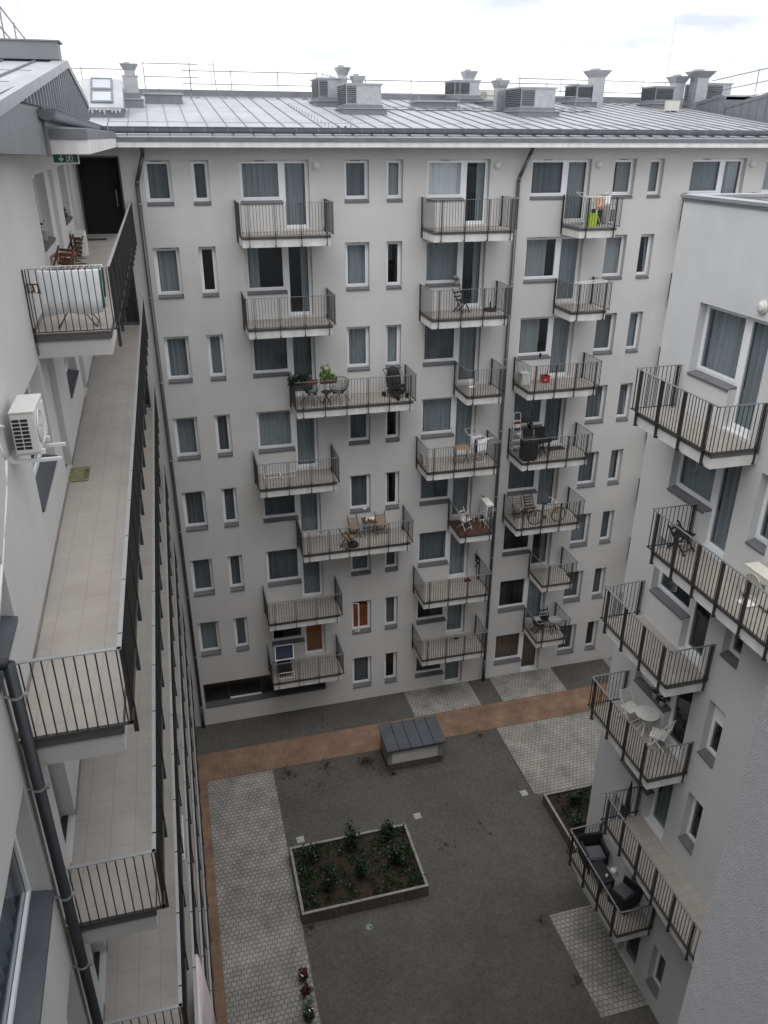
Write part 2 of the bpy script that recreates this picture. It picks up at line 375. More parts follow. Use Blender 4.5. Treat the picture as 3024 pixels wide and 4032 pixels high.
def fold_sheet(mb, s0, s1, d, z0, z1, amp=.055, per=.20, rnd=R_):
    n = max(4, int((s1 - s0) / per * 4)); ph = rnd.uniform(0, 6); pts = []
    for i in range(n + 1):
        t = i / n; s = s0 + (s1 - s0) * t
        w = amp * math.sin(2 * PI * (s / per) + ph + .8 * math.sin(s * 5 + ph)) * (.6 + .4 * math.sin(3 * s + ph))
        pts.append((s, d + w))
    for (a, da), (b, db) in zip(pts, pts[1:]): mb.quad((a, da, z0), (b, db, z0), (b, db * 1.0, z1), (a, da, z1))
    return mb

RD = .20
def window(F, parent, world, s0, s1, z0, z1, cur='F', sill=True, name='window', cm='curtain', gl='glass', vent=True, tilt=False, flip=False, fw_=.055, silldark='sill'):
    """white frame with sash, pane, curtain and metal sill; returns the frame part"""
    zb = z0 + (.065 if sill else .0)
    mb = MB(F); d0, d1 = -RD - .07, -RD
    for k, (w, da, db) in enumerate(((fw_, d0, d1), (.06, d0 + .01, d1 + .012))):
        o = 0 if k == 0 else fw_ - .002
        a, b, c, d = s0 + o, s1 - o, zb + o, z1 - o
        mb.box(a, a + w, da, db, c, d); mb.box(b - w, b, da, db, c, d); mb.box(a + w, b - w, da, db, c, c + w); mb.box(a + w, b - w, da, db, d - w, d)
    fr = mb.build(name, 'pvc', parent, world=world)
    g = fw_ + .055
    p = MB(F).quad((s0 + g, -RD - .03, zb + g), (s1 - g, -RD - .03, zb + g), (s1 - g, -RD - .03, z1 - g), (s0 + g, -RD - .03, z1 - g)).build('pane', gl, fr)
    gk = MB(F); t = .008; a, b, c, d = s0 + g, s1 - g, zb + g, z1 - g; e = -RD - .024
    gk.box(a, a + t, e - .004, e, c, d); gk.box(b - t, b, e - .004, e, c, d); gk.box(a + t, b - t, e - .004, e, c, c + t); gk.box(a + t, b - t, e - .004, e, d - t, d)
    gk.build('gasket', 'rubber', fr)
    cs = MB(F); w = s1 - s0; ca, cb = s0 + .08, s1 - .08
    dd = -RD - .17
    if cur == 'F': fold_sheet(cs, ca, cb, dd, zb, z1)
    elif cur == 'L': fold_sheet(cs, ca, ca + w * .30, dd, zb, z1)
    elif cur == 'R': fold_sheet(cs, cb - w * .30, cb, dd, zb, z1)
    elif cur == 'l': fold_sheet(cs, ca, cb - w * .24, dd, zb, z1)
    elif cur == 'r': fold_sheet(cs, ca + w * .24, cb, dd, zb, z1)
    elif cur == 'E': fold_sheet(cs, ca, ca + w * .22, dd, zb, z1); fold_sheet(cs, cb - w * .2, cb, dd, zb, z1)
    if cs.v: cs.build('curtain', cm, fr)
    if vent and w > .8: MB(F).box((s0 + s1) / 2 - .17, (s0 + s1) / 2 + .17, d1 - .002, d1 + .012, z1 - .045, z1 - .028).build('trickle_vent', 'rail', fr)
    if tilt:
        h = z1 - z0; tb = MB(F); a, b, c, d = s0 + .09, s1 - .09, zb + .1, z1 - .1; ti = lambda z: -RD - .06 - .16 * (z - c) / h
        for x0, x1 in ((a, a + .06), (b - .06, b)): tb.prism([(x0, ti(c), c), (x1, ti(c), c), (x1, ti(d), d), (x0, ti(d), d)], (0, -.04, 0))
        tb.build('tilted_sash', 'pvc', fr)
    if sill:
        sb = MB(F)
        sb.prism([(s0 + .003, -RD + .0, z0 + .003), (s0 + .003, .004, z0 + .003), (s0 + .003, .004, z0 - .035), (s0 + .003, .035, z0 - .035), (s0 + .003, .035, z0 + .012), (s0 + .003, -RD, z0 + .058)], (s1 - s0 - .006, 0, 0))
        sb.build('sill', silldark, fr)
    return fr

def bdoor(F, parent, world, s0, s1, z0, z1, cur='F', cm='curtain', gl='glass'):
    return window(F, parent, world, s0, s1, z0, z1, cur, False, 'balcony_door', cm, gl, vent=False)

def railing(F, path, floor_z, mb_top, mb, post_at=None, sp=.108, side=1, foot=True):
    """path: list of (s,d) corners; flat handrail, bottom rail, thin balusters and flat posts with feet below the slab"""
    zt = floor_z + 1.02; zb = floor_z + .035
    for k, (a, b) in enumerate(zip(path, path[1:])):
        A = Vector((*a, 0)); B = Vector((*b, 0)); d = (B - A); ln = d.length; d.normalize(); n = Vector((-d.y, d.x, 0))
        ps = post_at[k] if post_at else []
        cuts = [0] + list(ps) + [ln]
        for p, q in zip(cuts, cuts[1:]):
            g0 = .012 if p > 0 else -.02; g1 = .012 if q < ln else -.02
            a_ = A + d * (p + g0); b_ = A + d * (q - g1)
            w = .024
            for zz, hh, tgt in ((zt, .012, mb_top), (zb, .010, mb)):
                v = [a_ + n * w, b_ + n * w, b_ - n * w, a_ - n * w]
                tgt.add([(p_.x, p_.y, zz - hh) for p_ in v] + [(p_.x, p_.y, zz) for p_ in v], [(0, 3, 2, 1), (4, 5, 6, 7), (0, 1, 5, 4), (1, 2, 6, 5), (2, 3, 7, 6), (3, 0, 4, 7)])
            L_ = (b_ - a_).length; m = max(2, int(round(L_ / sp)))
            for i in range(m):
                c = a_ + d * (L_ * (i + .5) / m); h = .0068
                v = [c + d * h + n * h, c - d * h + n * h, c - d * h - n * h, c + d * h - n * h]
                mb.add([(p_.x, p_.y, zb) for p_ in v] + [(p_.x, p_.y, zt - .01) for p_ in v], [(0, 1, 5, 4), (1, 2, 6, 5), (2, 3, 7, 6), (3, 0, 4, 7)])
        for p in ps:
            c = A + d * p
            z_lo = floor_z - .33; fl_ = side
            def plate(c0, hw, o0, o1, za, zb_):
                v = [c0 + d * hw + n * o0 * fl_, c0 - d * hw + n * o0 * fl_, c0 - d * hw + n * o1 * fl_, c0 + d * hw + n * o1 * fl_]
                mb.add([(p_.x, p_.y, za) for p_ in v] + [(p_.x, p_.y, zb_) for p_ in v], [(0, 3, 2, 1), (4, 5, 6, 7), (0, 1, 5, 4), (1, 2, 6, 5), (2, 3, 7, 6), (3, 0, 4, 7)])
            for sg in (-1, 1): plate(c + d * sg * .017, .0055, -.028, .018, floor_z + .03, zt - .014)
            plate(c, .006, -.058 if foot else -.034, .02, z_lo, floor_z + .10)
            if foot: plate(c, .022, -.075, -.03, z_lo - .006, z_lo + .035)

def balcony(F, parent, world, s0, s1, r, D=1.53, floor='baltile', dark=False):
    f = FLR(r); a, b = s0 + .06, s1 - .12; dp = D - .09
    sl_ = MB(F).box(a, b, -.12, dp, f - .35, f - .052).build('balcony', 'white', parent, world=world)
    MB(F).box(a - .02, b + .02, .002, dp + .025, f - .10, f - .022).build('edge_flashing', 'flash', sl_)
    MB(F).box(a - .006, b + .006, .003, dp + .01, f - .021, f).build('floor_tiles', floor, sl_)
    MB(F).box(a + .06, b - .06, .004, .016, f + .001, f + .085).build('skirting', 'flash', sl_) if False else None
    L_ = s1 - s0; n = 2 if L_ < 2 else (4 if L_ < 3.5 else 6)
    m0 = .26
    fp = [m0 + (L_ - 2 * m0) * i / (n - 1) for i in range(n)]
    t, m = MB(F), MB(F)
    railing(F, [(s0 + .02, .03), (s0 + .02, D), (s1 - .02, D), (s1 - .02, .03)], f, t, m, [[.06], fp, [D - .10]])
    rl = m.build('railing', 'rail', sl_); t.build('handrail', 'railtop', sl_)
    return sl_

def wall_lamp(F, parent, world, s, z):
    mb = MB(F); c = Vector((s, 0, z))
    lp = MB(F).lathe((s, 0, z), [(.135, .002), (.14, .03), (.128, .05), (.11, .053)], 20, (0, 1, 0)).build('wall_lamp', 'lampw', parent, True, world=world)
    MB(F).lathe((s, 0, z), [(.105, .05), (.10, .07), (.06, .088), (.01, .094)], 20, (0, 1, 0)).build('diffuser', 'lampw', lp, True)

# ------------------------------------------------------------------ setting: ground
struct('ground', MB().quad((-60, -60, GZ), (90, -60, GZ), (90, 120, GZ), (-60, 120, GZ)), 'soilg')
def slab(name, rects, mat, h=.012):
    mb = MB()
    for x0, x1, y0, y1 in rects: mb.box(x0, x1, y0, y1, GZ - .05, GZ + h)
    return struct(name, mb, mat)
slab('path', [(-2.3, 16.6, 24.76, 26.36), (16.6, 30, 24.76, 26.36), (-2.3, -.71, 24.76, 0.0 - 0.5)], 'terra')
slab('pavement', [(-.70, 1.93, -.5, 24.75)], 'cobble')
slab('pavement', [(11.76, 28, 20.75, 24.75)], 'cobble')
slab('pavement', [(8.53, 11.70, 26.37, DB - .002)], 'cobble')
slab('pavement', [(12.77, 15.98, 26.37, DB - .002)], 'cobble')
slab('pavement', [(18.82, 22.0, 26.37, DB - .002)], 'cobble')
slab('pavement', [(9.96, 11.58, 12.24, 15.75)], 'cobble')
kb = MB()
for x in (1.935, 11.725): kb.box(x, x + .035, (24.74 if x < 5 else 24.74), (-.5 if x < 5 else 20.75), GZ - .05, GZ + .02)
kb.box(-.71, 30, 24.745, 24.762, GZ - .05, GZ + .016); kb.box(-.71, 30, 26.36, 26.375, GZ - .05, GZ + .016)
struct('kerb', kb, 'concd')

# ------------------------------------------------------------------ BACK BUILDING
WB = (10.0, DB, GZ)
back = thing('apartment_building', 'long pale seven-storey courtyard block with staggered balconies, facing the viewer under a metal roof', 'building', WB)
P = dict(parent=back, world=WB)
COLS = dict(a1=(-.42, .43), a2=(1.05, 1.62), b1=(6.10, 6.97), b2=(7.59, 8.18), c1=(16.28, 17.16), c2=(17.76, 18.34))
GRP = dict(A=(2.58, 4.0, 4.9), B=(9.06, 10.47, 11.38), C=(12.98, 14.40, 15.34), D=(19.54, 20.98, 21.90), E=(22.80, 24.3, 25.2))
ops = []
def wz(r): return SILL(r), (HEAD(r) if r else -.66)
for r in range(8):
    z0, z1 = wz(r)
    for k, (s0, s1) in COLS.items():
        if r == 7 and k in ('a1', 'a2'): continue
        ops.append((s0, s1, z0, z1))
    for k, (s0, s1, s2) in GRP.items():
        if k in 'DE' and r > 1: continue
        if r == 7 and k == 'A': continue
        ops += [(s0, s1, z0, z1), (s1, s2, FLR(r) + (.06 if r < 7 else .0) if r < 7 else GZ + .02, z1)]
    ops.append((-2.45, -1.12, FLR(r) + .003, -.53 - 2.957 * r))
ops.append((-.48, 4.85, -22.44, -21.22))
facade('wall', FB, (-2.75, 34, GZ, -.2), ops, .42, 'wall', back, WB)
# body behind the facade so the block is solid: backing shell coloured dark for unlit rooms, ends and rear
MB().box(-2.7, 34, DB + 2.8, DB + 2.95, GZ, -.2).build('dark_backing_plane', 'dark', back, world=WB)
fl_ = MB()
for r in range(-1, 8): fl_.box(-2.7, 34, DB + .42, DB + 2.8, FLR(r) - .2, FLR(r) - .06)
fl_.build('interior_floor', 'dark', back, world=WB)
MB().box(-9, -2.9, DB, DB + 13, GZ, .1).box(34.01, 34.3, DB, DB + 27, GZ, .1).box(-9, 34, DB + 26.7, DB + 27, GZ, .1).build('side_wall', 'wall', back, world=WB)

CURT = {  # storey: (a1,a2,Awin,Adoor,b1,b2,Bwin,Bdoor,Cwin,Cdoor,c1,c2)  lower-case l/r leave a gap
 0: 'F F F F F F F R F F r F', 1: 'F N L R F N F R l F F N', 2: 'F F F F F F F F l F F F', 3: 'F F F F F N F F F F F F',
 4: 'F F F F F L F F F F F F', 5: 'F F F F F F F F N R F F', 6: 'F F N N N F N F N F F F', 7: 'F F F F F N N F F F F N'}
CM = {(0, 6): 'curtain2', (2, 2): 'curtain3', (2, 3): 'curtain3', (0, 1): 'curtain3', (0, 5): 'curtain2', (3, 8): 'curtain3', (3, 9): 'curtain3', (4, 8): 'curtain3', (7, 8): 'curtain4', (7, 9): 'curtain4',
      (4, 2): 'curtain3', (4, 6): 'curtain3', (3, 4): 'curtain3', (4, 5): 'curtain2', (1, 10): 'curtain2', (2, 5): 'curtain2', (3, 2): 'curtain2'}
ORD = ['a1', 'a2', 'A', 'A', 'b1', 'b2', 'B', 'B', 'C', 'C', 'c1', 'c2']
for r in range(8):
    z0, z1 = wz(r); cs = CURT[r].split()
    for i in range(12):
        k = ORD[i]; cm = CM.get((r, i), 'curtain')
        if r >= 3 and cm == 'curtain' and (i * 7 + r * 4) % 3 != 0: cm = 'curtain3'  # lower windows darkened by picking the darker curtain colour
        elif cm == 'curtain' and (i * 5 + r * 3) % 4 == 0: cm = 'curtain3'
        if k in COLS:
            if r == 7 and k in ('a1', 'a2'): continue
            s0, s1 = COLS[k]
            window(FB, back, WB, s0, s1, z0, z1, cs[i], cm=cm, vent=k in ('a1', 'b1', 'c1'), tilt=(r, k) in ((1, 'c2'), (1, 'c1'), (3, 'c2'), (3, 'c1')))
        elif i in (2, 6, 8):
            if r == 7 and k == 'A': continue
            s0, s1, s2 = GRP[k]
            window(FB, back, WB, s0, s1, z0, z1, cs[i], cm=cm, gl='glint_glass' if (r, k) == (0, 'B') else 'glass')  # clear glass over a pale curtain stands in for the reflection
            bdoor(FB, back, WB, s1, s2, FLR(r) + .06 if r < 7 else GZ + .02, z1, cs[i + 1], cm=CM.get((r, i + 1), 'curtain'))
for k in 'DE':
    for r in (0, 1):
        z0, z1 = wz(r); s0, s1, s2 = GRP[k]
        window(FB, back, WB, s0, s1, z0, z1, 'F'); bdoor(FB, back, WB, s1, s2, FLR(r) + .06, z1, 'F')
# ribbon opening of the ground floor at the left
rb = MB(FB).box(-.48, 4.85, -.40, -.34, -22.44, -22.36).box(-.48, 4.85, -.40, -.34, -21.30, -21.22)
for s in (-.48, .55, 2.0, 2.12, 3.4, 4.79): rb.box(s, s + .06, -.40, -.34, -22.36, -21.30)
rw = rb.build('ribbon_window', 'rail', back, world=WB)
MB(FB).quad((-.48, -.37, -22.4), (4.85, -.37, -22.4), (4.85, -.37, -21.26), (-.48, -.37, -21.26)).build('pane', 'glass', rw)
MB(FB).box(-.47, 4.84, -.34, .03, -22.47, -22.41).build('sill', 'flash', rw)
MB(FB).box(.62, 1.98, -.335, -.29, -22.40, -22.33).build('white_sash_rail', 'pvc', rw)
# dark glazed doors at the ends of the access galleries
for r in range(8):
    f = FLR(r); zt = -.53 - 2.957 * r
    d = MB(FB)
    for s in (-2.45, -1.18): d.box(s, s + .06, -.22, -.14, f + .004, zt)
    d.box(-2.39, -1.18, -.22, -.14, zt - .06, zt)
    if r: d.box(-2.39, -1.18, -.22, -.14, f + .004, f + .12).box(-1.62, -1.56, -.22, -.14, f + .12, zt - .06)
    dr = d.build('gallery_door', 'flash', back, world=WB)
    if r: MB(FB).quad((-2.39, -.18, f + .12), (-1.18, -.18, f + .12), (-1.18, -.18, zt - .06), (-2.39, -.18, zt - .06)).build('pane', 'glass', dr)
    else:
        MB(FB).rod((-1.34, -.10, f + .85), (-1.34, -.10, f + 1.35), .012).build('door_handle', 'galv', dr)
    MB(FB).quad((-2.44, -.42, f), (-1.13, -.42, f), (-1.13, -.42, zt), (-2.44, -.42, zt)).build('black_passage_sheet', 'black', dr)  # black sheet standing for the unlit depth behind the doorway
# balconies
for c, wide, small in (('A', (2, 4), ()), ('B', (), (2, 4)), ('C', (), (0, 1, 5, 6))):
    for r in range(7):
        if c == 'A': s = (3.86, 8.36) if r in wide else (2.35, 5.41)
        elif c == 'B': s = (10.32, 11.90) if r in small else (8.84, 11.90)
        else: s = (14.28, 15.90) if r in small else (12.82, 15.88)
        balcony(FB, back, WB, *s, r, floor='wooddeck' if (c, r) == ('B', 4) else 'baltile')
for r in range(7): balcony(FB, back, WB, 19.32, 22.38, r)
for s in (5.14, 11.65, 15.62, 22.15): wall_lamp(FB, back, WB, s, -.86)

# lit rooms behind the two orange openings
def lit_room(s0, s1, z0, z1, name, watt):
    b = MB(FB); d = -2.6
    b.quad((s0, d, z0), (s1, d, z0), (s1, d, z1), (s0, d, z1)).quad((s0, d, z0), (s0, -.45, z0), (s0, -.45, z1), (s0, d, z1)).quad((s1, d, z0), (s1, -.45, z0), (s1, -.45, z1), (s1, d, z1))
    b.quad((s0, d, z1), (s1, d, z1), (s1, -.45, z1), (s0, -.45, z1))
    rm = b.build('lit_room', 'orange', back, world=WB)
    MB(FB).quad((s0, d, z0 + .01), (s1, d, z0 + .01), (s1, -.45, z0 + .01), (s0, -.45, z0 + .01)).build('parquet', 'floorw', rm)
    MB(FB).lathe(((s0 + s1) / 2, -1.6, z1 - .35), [(.02, .12), (.09, .06), (.11, 0), (.07, -.06)], 12).build('ceiling_lamp', 'bulb', rm)
    pl = bpy.data.lights.new(name, 'POINT'); pl.energy = watt; pl.color = (1, .66, .36); pl.shadow_soft_size = .12
    po = bpy.data.objects.new(name, pl); COL.objects.link(po); po.location = FB((s0 + s1) / 2, -1.6, z1 - .6)
    return rm
lit_room(4.03, 5.2, FLR(6) + .03, HEAD(6) + .15, 'room_light', 3.0)
lit_room(5.6, 7.4, FLR(6) + .03, HEAD(6) + .15, 'room_light', 9.0)
# the open casement and the dark pendant of the orange window
oc = MB(FB)
for a, b in (((6.17, -.20, -21.0 + 1.3), (6.42, -.05, -21.0 + 1.3)), ((6.17, -.20, -18.25), (6.42, -.05, -18.25)), ((6.42, -.05, -19.68), (6.42, -.05, -18.25))):
    oc.bar(a, b, .05, .05)
oc.build('open_casement', 'pvc', back, world=WB)
pd = MB(FB)
for _ in range(26): pd.lathe((6.62 + R_.gauss(0, .1), -.75 + R_.gauss(0, .06), -18.62 + R_.gauss(0, .07)), [(.01, -.05), (.06, -.02), (.06, .02), (.01, .05)], 6)
pd.build('pendant_lamp', 'black', back, world=WB)

# downpipes
def downpipe(parent, world, x, y, z0, z1, r, mat, yt=None, clips=2.95, name='downpipe', wall_y=None):
    mb = MB()
    if yt is not None: mb.path([(x + .28, yt, z1), (x + .28, yt + .25, z1 - .25), (x + .02, y - .02, z1 - 1.0), (x, y, z1 - 1.15), (x, y, z0)], r, 12)
    else: mb.rod((x, y, z1), (x, y, z0), r, n=14)
    p = mb.build(name, mat, parent, True, world=world)
    c = MB(); z = z1 - 1.7
    while z > z0 + .3:
        c.rod((x, y, z - .02), (x, y, z + .02), r + .012, n=14); c.rod((x - .05, y + r * .5, z), (x - .05, y + .12, z), .008)
        c.box(x + r, x + r + .045, y - .012, y + .012, z - .014, z + .014); z -= clips
    c.build('pipe_clip', 'clip', p)
    mb2 = MB().rod((x, y, z0 + 1.2), (x, y, z0), r + .012, n=14); mb2.build('pipe_shoe', mat, p, True)
    return p
downpipe(back, WB, -.66, DB - .11, GZ, -.24, .065, 'pipe', yt=DB - .55)
downpipe(back, WB, 12.45, DB - .11, GZ, -.24, .065, 'pipe', yt=DB - .55)

# eaves and roof: YE front edge, slope .122
YE, SL = 27.35, .122
RZ = lambda y: .0 + SL * (y - YE)
XL = -1.08
MB().box(XL, 34, YE + .02, YE + .16, -.285, -.125).build('fascia', 'white', back, world=WB)
MB().box(XL, 34, YE + .161, DB + .3, -.283, -.24).build('soffit', 'white', back, world=WB)
MB().box(XL - .0, 34, YE - .004, YE + .14, -.124, -.004).build('eave_flashing', 'zinc', back, world=WB)
YR = 41.0
rf = MB().prism([(-9, YE, .0), (-9, YR, RZ(YR)), (-9, DB + 27, -.5), (-9, DB + 27, -.7), (-9, YR, RZ(YR) - .15), (-9, YE + .3, -.12)], (43.3, 0, 0))
# (the west end tucks under the left wing's roof)
rfo = rf.build('roof', 'roof', back, world=WB)
sm = MB(); x = -8.6
while x < 34:
    wob = R_.uniform(-.015, .015)
    sm.prism([(x + wob, YE + .01, .002), (x + wob, YE + .55, RZ(YE + .55) + .035), (x - wob, YR, RZ(YR) + .035), (x - wob, YR, RZ(YR) - .02), (x + wob, YE + .01, -.01)], (.022, 0, 0)); x += .65
x = -8.6
sm.build('roof_seam', 'seam', rfo)
cs_ = MB(); x = -8.6; k = 0
while x < 34:
    y = 31.2 if k % 2 else 31.28
    if R_.random() < .9: cs_.bar((x + .02, y, RZ(y) + .006), (x + .63, y, RZ(y) + .006), .03, .008)
    x += .65; k += 1
cs_.build('cross_seam', 'seam', rfo)
MB().box(-9, 34, YR - .05, YR + .5, RZ(YR) - .05, RZ(YR) + .27).build('ridge_cap', 'clad', rfo)
# half-round gutter standing on the roof slope
def gutter(a, b, r, parent, world, mat='zinc', clip=.72):
    a = Vector(a); b = Vector(b); d = (b - a).normalized(); n = d.cross(Vector((0, 0, 1))).normalized(); mb = MB(); m = 10
    for k in range(m):
        t0, t1 = PI + PI * k / m, PI + PI * (k + 1) / m
        o = [n * r * math.cos(t) + Vector((0, 0, r * math.sin(t))) for t in (t0, t1)]; i_ = [v * .94 for v in o]
        for u, v in ((o[0], o[1]), (i_[0], i_[1])): mb.quad(a + u, b + u, b + v, a + v)
    for sg in (-1, 1): mb.rod(a + n * r * sg, b + n * r * sg, .012, n=6)
    for e in (a, b): mb.poly([e + n * r * math.cos(PI + PI * k / m) + Vector((0, 0, r * math.sin(PI + PI * k / m))) for k in range(m + 1)])
    g = mb.build('gutter', mat, parent, True, world=world)
    c = MB(); L_ = (b - a).length; t = .3
    while t < L_:
        p = a + d * t
        for k in range(m):
            t0, t1 = PI + PI * k / m, PI + PI * (k + 1) / m; rr = r + .006
            u, v = [n * rr * math.cos(q) + Vector((0, 0, rr * math.sin(q))) for q in (t0, t1)]
            c.quad(p + u, p + d * .022 + u, p + d * .022 + v, p + v)
        t += clip
    c.build('gutter_bracket', 'zincl', g); return g
gutter((-1.62, YE + .52, .285), (34, YE + .52, .285), .18, back, WB)

# ------------------------------------------------------------------ rooftop things
RG = 'ventilation units along the metal roof'
def louvre(mb, x0, x1, y, z0, z1, n=9, face='y'):
    for i in range(n):
        z = z0 + (z1 - z0) * (i + .5) / n; h = (z1 - z0) / n
        if face == 'y': mb.prism([(x0, y, z - h * .35), (x0, y - .05, z - h * .35 - .01), (x0, y + .0, z + h * .35)], (x1 - x0, 0, 0))
        else: mb.prism([(y, x0, z - h * .35), (y - .05, x0, z - h * .35 - .01), (y, x0, z + h * .35)], (0, x1 - x0, 0))
def flared_duct(parent, x, y, z0, z1, w, cap, h=.3):
    d = MB().box(x - w / 2, x + w / 2, y - w / 2, y + w / 2, z0, z1).build('duct', 'galv', parent)
    c = w / 2 + .01; e = cap / 2; vs = []
    for q, z in ((c, z1 - .001), (e, z1 + h * .93), (e, z1 + h), (e * .9, z1 + h)):
        vs += [(x - q, y - q, z), (x + q, y - q, z), (x + q, y + q, z), (x - q, y + q, z)]
    fs = [(k * 4 + i, k * 4 + (i + 1) % 4, k * 4 + 4 + (i + 1) % 4, k * 4 + 4 + i) for k in range(3) for i in range(4)] + [(0, 1, 2, 3), (12, 13, 14, 15)]
    MB().add(vs, fs).build('duct_cap', 'galv', d)
    MB().box(x - e * .55, x + e * .1, y - e * .4, y + e * .4, z1 + h + .001, z1 + h * 1.25).build('rain_hood', 'zincl', d)
    return d
def ahu(label, x0, x1, y, zt, depth=1.7, lw=.5, duct=None, base_h=.35, lou_left=True):
    """roof curb, louvred casing, overhanging lid and optional flared duct; the louvres are on the left (-x) face and wrap onto the front"""
    zr = RZ(y); t = thing('ventilation_unit', label, 'ventilation unit', (x0, y, zr), 0, RG)
    w = x1 - x0; H = zt - zr
    MB().box(-.12, w + .2, -.12, depth + .1, -.15, base_h * .55).build('roof_curb', 'clad', t)
    MB().box(-.17, w + .25, -.17, depth + .15, base_h * .55 + .001, base_h * .62).build('curb_flashing', 'zincl', t)
    MB().box(-.05, w + .05, -.05, depth, base_h * .62 + .001, base_h).build('plinth', 'clad', t)
    MB().box(0, w, 0, depth, base_h + .001, H - .06).build('casing', 'galv', t)
    lb = MB(); louvre(lb, .04, depth - .06, -.002, base_h + .05, H - .1, 9, 'x')
    if lw: louvre(lb, .04, lw, -.002, base_h + .05, H - .1, 9, 'y')
    lb.build('louvre', 'zinc', t)
    MB().box(-.012, -.004, .03, depth - .04, base_h + .03, H - .08).build('louvre_backing', 'acdark', t)
    MB().box(-.06, w + .06, -.06, depth + .06, H - .059, H).build('lid', 'zincl', t)
    if duct:
        dx, dy, ztop, dw, cap = duct; flared_duct(t, dx - x0, dy, -.1 if dx > x1 or dx < x0 else H - .01, ztop - zr - .3, dw, cap)
    return t
# AHU1 pair
ahu('silver louvred ventilation unit at the front of the leftmost pair on the roof', 7.55, 9.0, 34.3, 1.95, 1.6, .42, (8.26, 1.0, 2.26, .30, .56))
ahu('silver ventilation unit standing behind another one, with the tallest flared pipe of that pair', 7.0, 8.25, 37.2, 2.30, 1.6, .4, (8.25, .9, 2.75, .34, .62))
ahu('louvred ventilation unit with a flared pipe beside the beige condenser on the ridge', 13.95, 15.2, 39.6, 2.48, 1.4, .75, (14.9, .7, 2.88, .42, .66))
ahu('broad silver ventilation unit in front of a low flared pipe, second nearest the gutter', 14.95, 16.5, 34.1, 1.93, 1.7, .62, (14.9, 2.2, 2.28, .42, .62))
ahu('louvred ventilation unit with a big flared pipe strapped with a black cable', 19.9, 20.75, 38.8, 2.35, 1.3, .82, (20.97, .2, 2.95, .60, 1.02))
ahu('louvred ventilation unit with a flared pipe standing left of the dark clad cheek', 23.9, 25.0, 38.4, 2.33, 1.3, .98, (25.3, .4, 2.77, .52, .82))
ahu('louvred ventilation unit right of the broad flared pipe, above the dark clad cheek', 26.35, 28.05, 38.3, 2.50, 1.4, 1.2, (26.1, -.1, 2.97, .62, 1.05))
# plain flared chimney duct on a stepped curb
t = thing('chimney_duct', 'tall square metal chimney duct with flared cap, right of the roof skylight box', 'chimney', (-.95, 35.75, RZ(35.75)))
MB().box(-.05, .72, -.05, .9, -.15, .28).build('roof_curb', 'clad', t); MB().box(-.08, .75, -.08, .93, .281, .33).build('curb_flashing', 'zincl', t)
MB().box(.0, .65, .0, .85, .331, .52).build('plinth', 'clad', t); MB().box(.04, .60, .05, .6, .521, 1.09).build('shaft', 'galv', t); MB().box(.02, .64, .03, .62, 1.091, 1.12).build('collar', 'zincl', t)
flared_duct(t, .33, .33, 1.121, 1.30, .40, .68, .22)
# low boxes
for (x0, x1, y, h, lab) in ((-.17, 1.33, 37.4, .42, 'low metal-clad roof box with two hooks beside the chimney duct'), (11.46, 13.2, 37.0, .33, 'low metal-clad roof hatch box in mid roof between two ventilation units'), (15.0, 17.3, 38.0, .30, 'low metal-clad roof box behind the guard rail, below the beige condenser')):
    t = thing('roof_hatch', lab, 'roof hatch', (x0, y, RZ(y)), 0, 'low boxes on the metal roof'); w = x1 - x0
    MB().box(0, w, 0, 1.5, -.2, h - .08).build('box', 'clad', t); MB().box(-.05, w + .05, -.05, 1.55, h - .079, h).build('lid', 'zincl', t)
    q = MB()
    for i in (1, 2): q.box(w * i / 3, w * i / 3 + .02, -.012, -.001, -.1, h - .08)
    q.build('seam', 'seam', t)
    if x0 < 0:
        q = MB()
        for xx in (.42, 1.0): q.rod((xx, .1, h), (xx, .1, h + .1), .015).bar((xx - .06, .1, h + .1), (xx + .06, .1, h + .1), .03, .02)
        q.build('hook', 'zinc', t)
# skylight box with two roof windows
t = thing('roof_skylight', 'metal-clad roof box with two tilted skylights and torn flashing, beside the left cladded gable', 'skylight', (-2.3, 32.4, RZ(32.4)))
MB().box(0, 1.36, 0, 2.2, -.3, .29).build('box', 'clad', t)
MB().prism([(-.04, -.06, .27), (-.04, -.06, .32), (-.04, 2.15, 1.32), (-.04, 2.35, 1.30), (-.04, 2.35, .30), (-.04, 0, .291)], (1.44, 0, 0)).build('sloped_top', 'roof', t)
for a, b in ((.22, 1.12), (1.2, 2.1)):
    z = lambda y: .35 + .4525 * y
    f = MB()
    for x0, x1, y0, y1 in ((.30, .37, a, b), (.99, 1.06, a, b), (.37, .99, a, a + .1), (.37, .99, b - .07, b)):
        f.add([(x0, y0, z(y0)), (x1, y0, z(y0)), (x1, y1, z(y1)), (x0, y1, z(y1)), (x0, y0, z(y0) + .06), (x1, y0, z(y0) + .06), (x1, y1, z(y1) + .06), (x0, y1, z(y1) + .06)], [(0, 3, 2, 1), (4, 5, 6, 7), (0, 1, 5, 4), (1, 2, 6, 5), (2, 3, 7, 6), (3, 0, 4, 7)])
    f = f.build('skylight', 'zinc', t)
    MB().quad((.37, a + .1, z(a + .1) + .04), (.99, a + .1, z(a + .1) + .04), (.99, b - .07, z(b - .07) + .04), (.37, b - .07, z(b - .07) + .04)).build('pane', 'skyglass', f)
tf = MB()
for i in range(9):
    xx = .15 + i * .13; tf.poly([(xx, -.075, .27), (xx + .13, -.075, .27), (xx + .06 + R_.uniform(-.03, .03), -.10, .27 - R_.uniform(.05, .24))])
tf.build('torn_flashing', 'zincl', t)
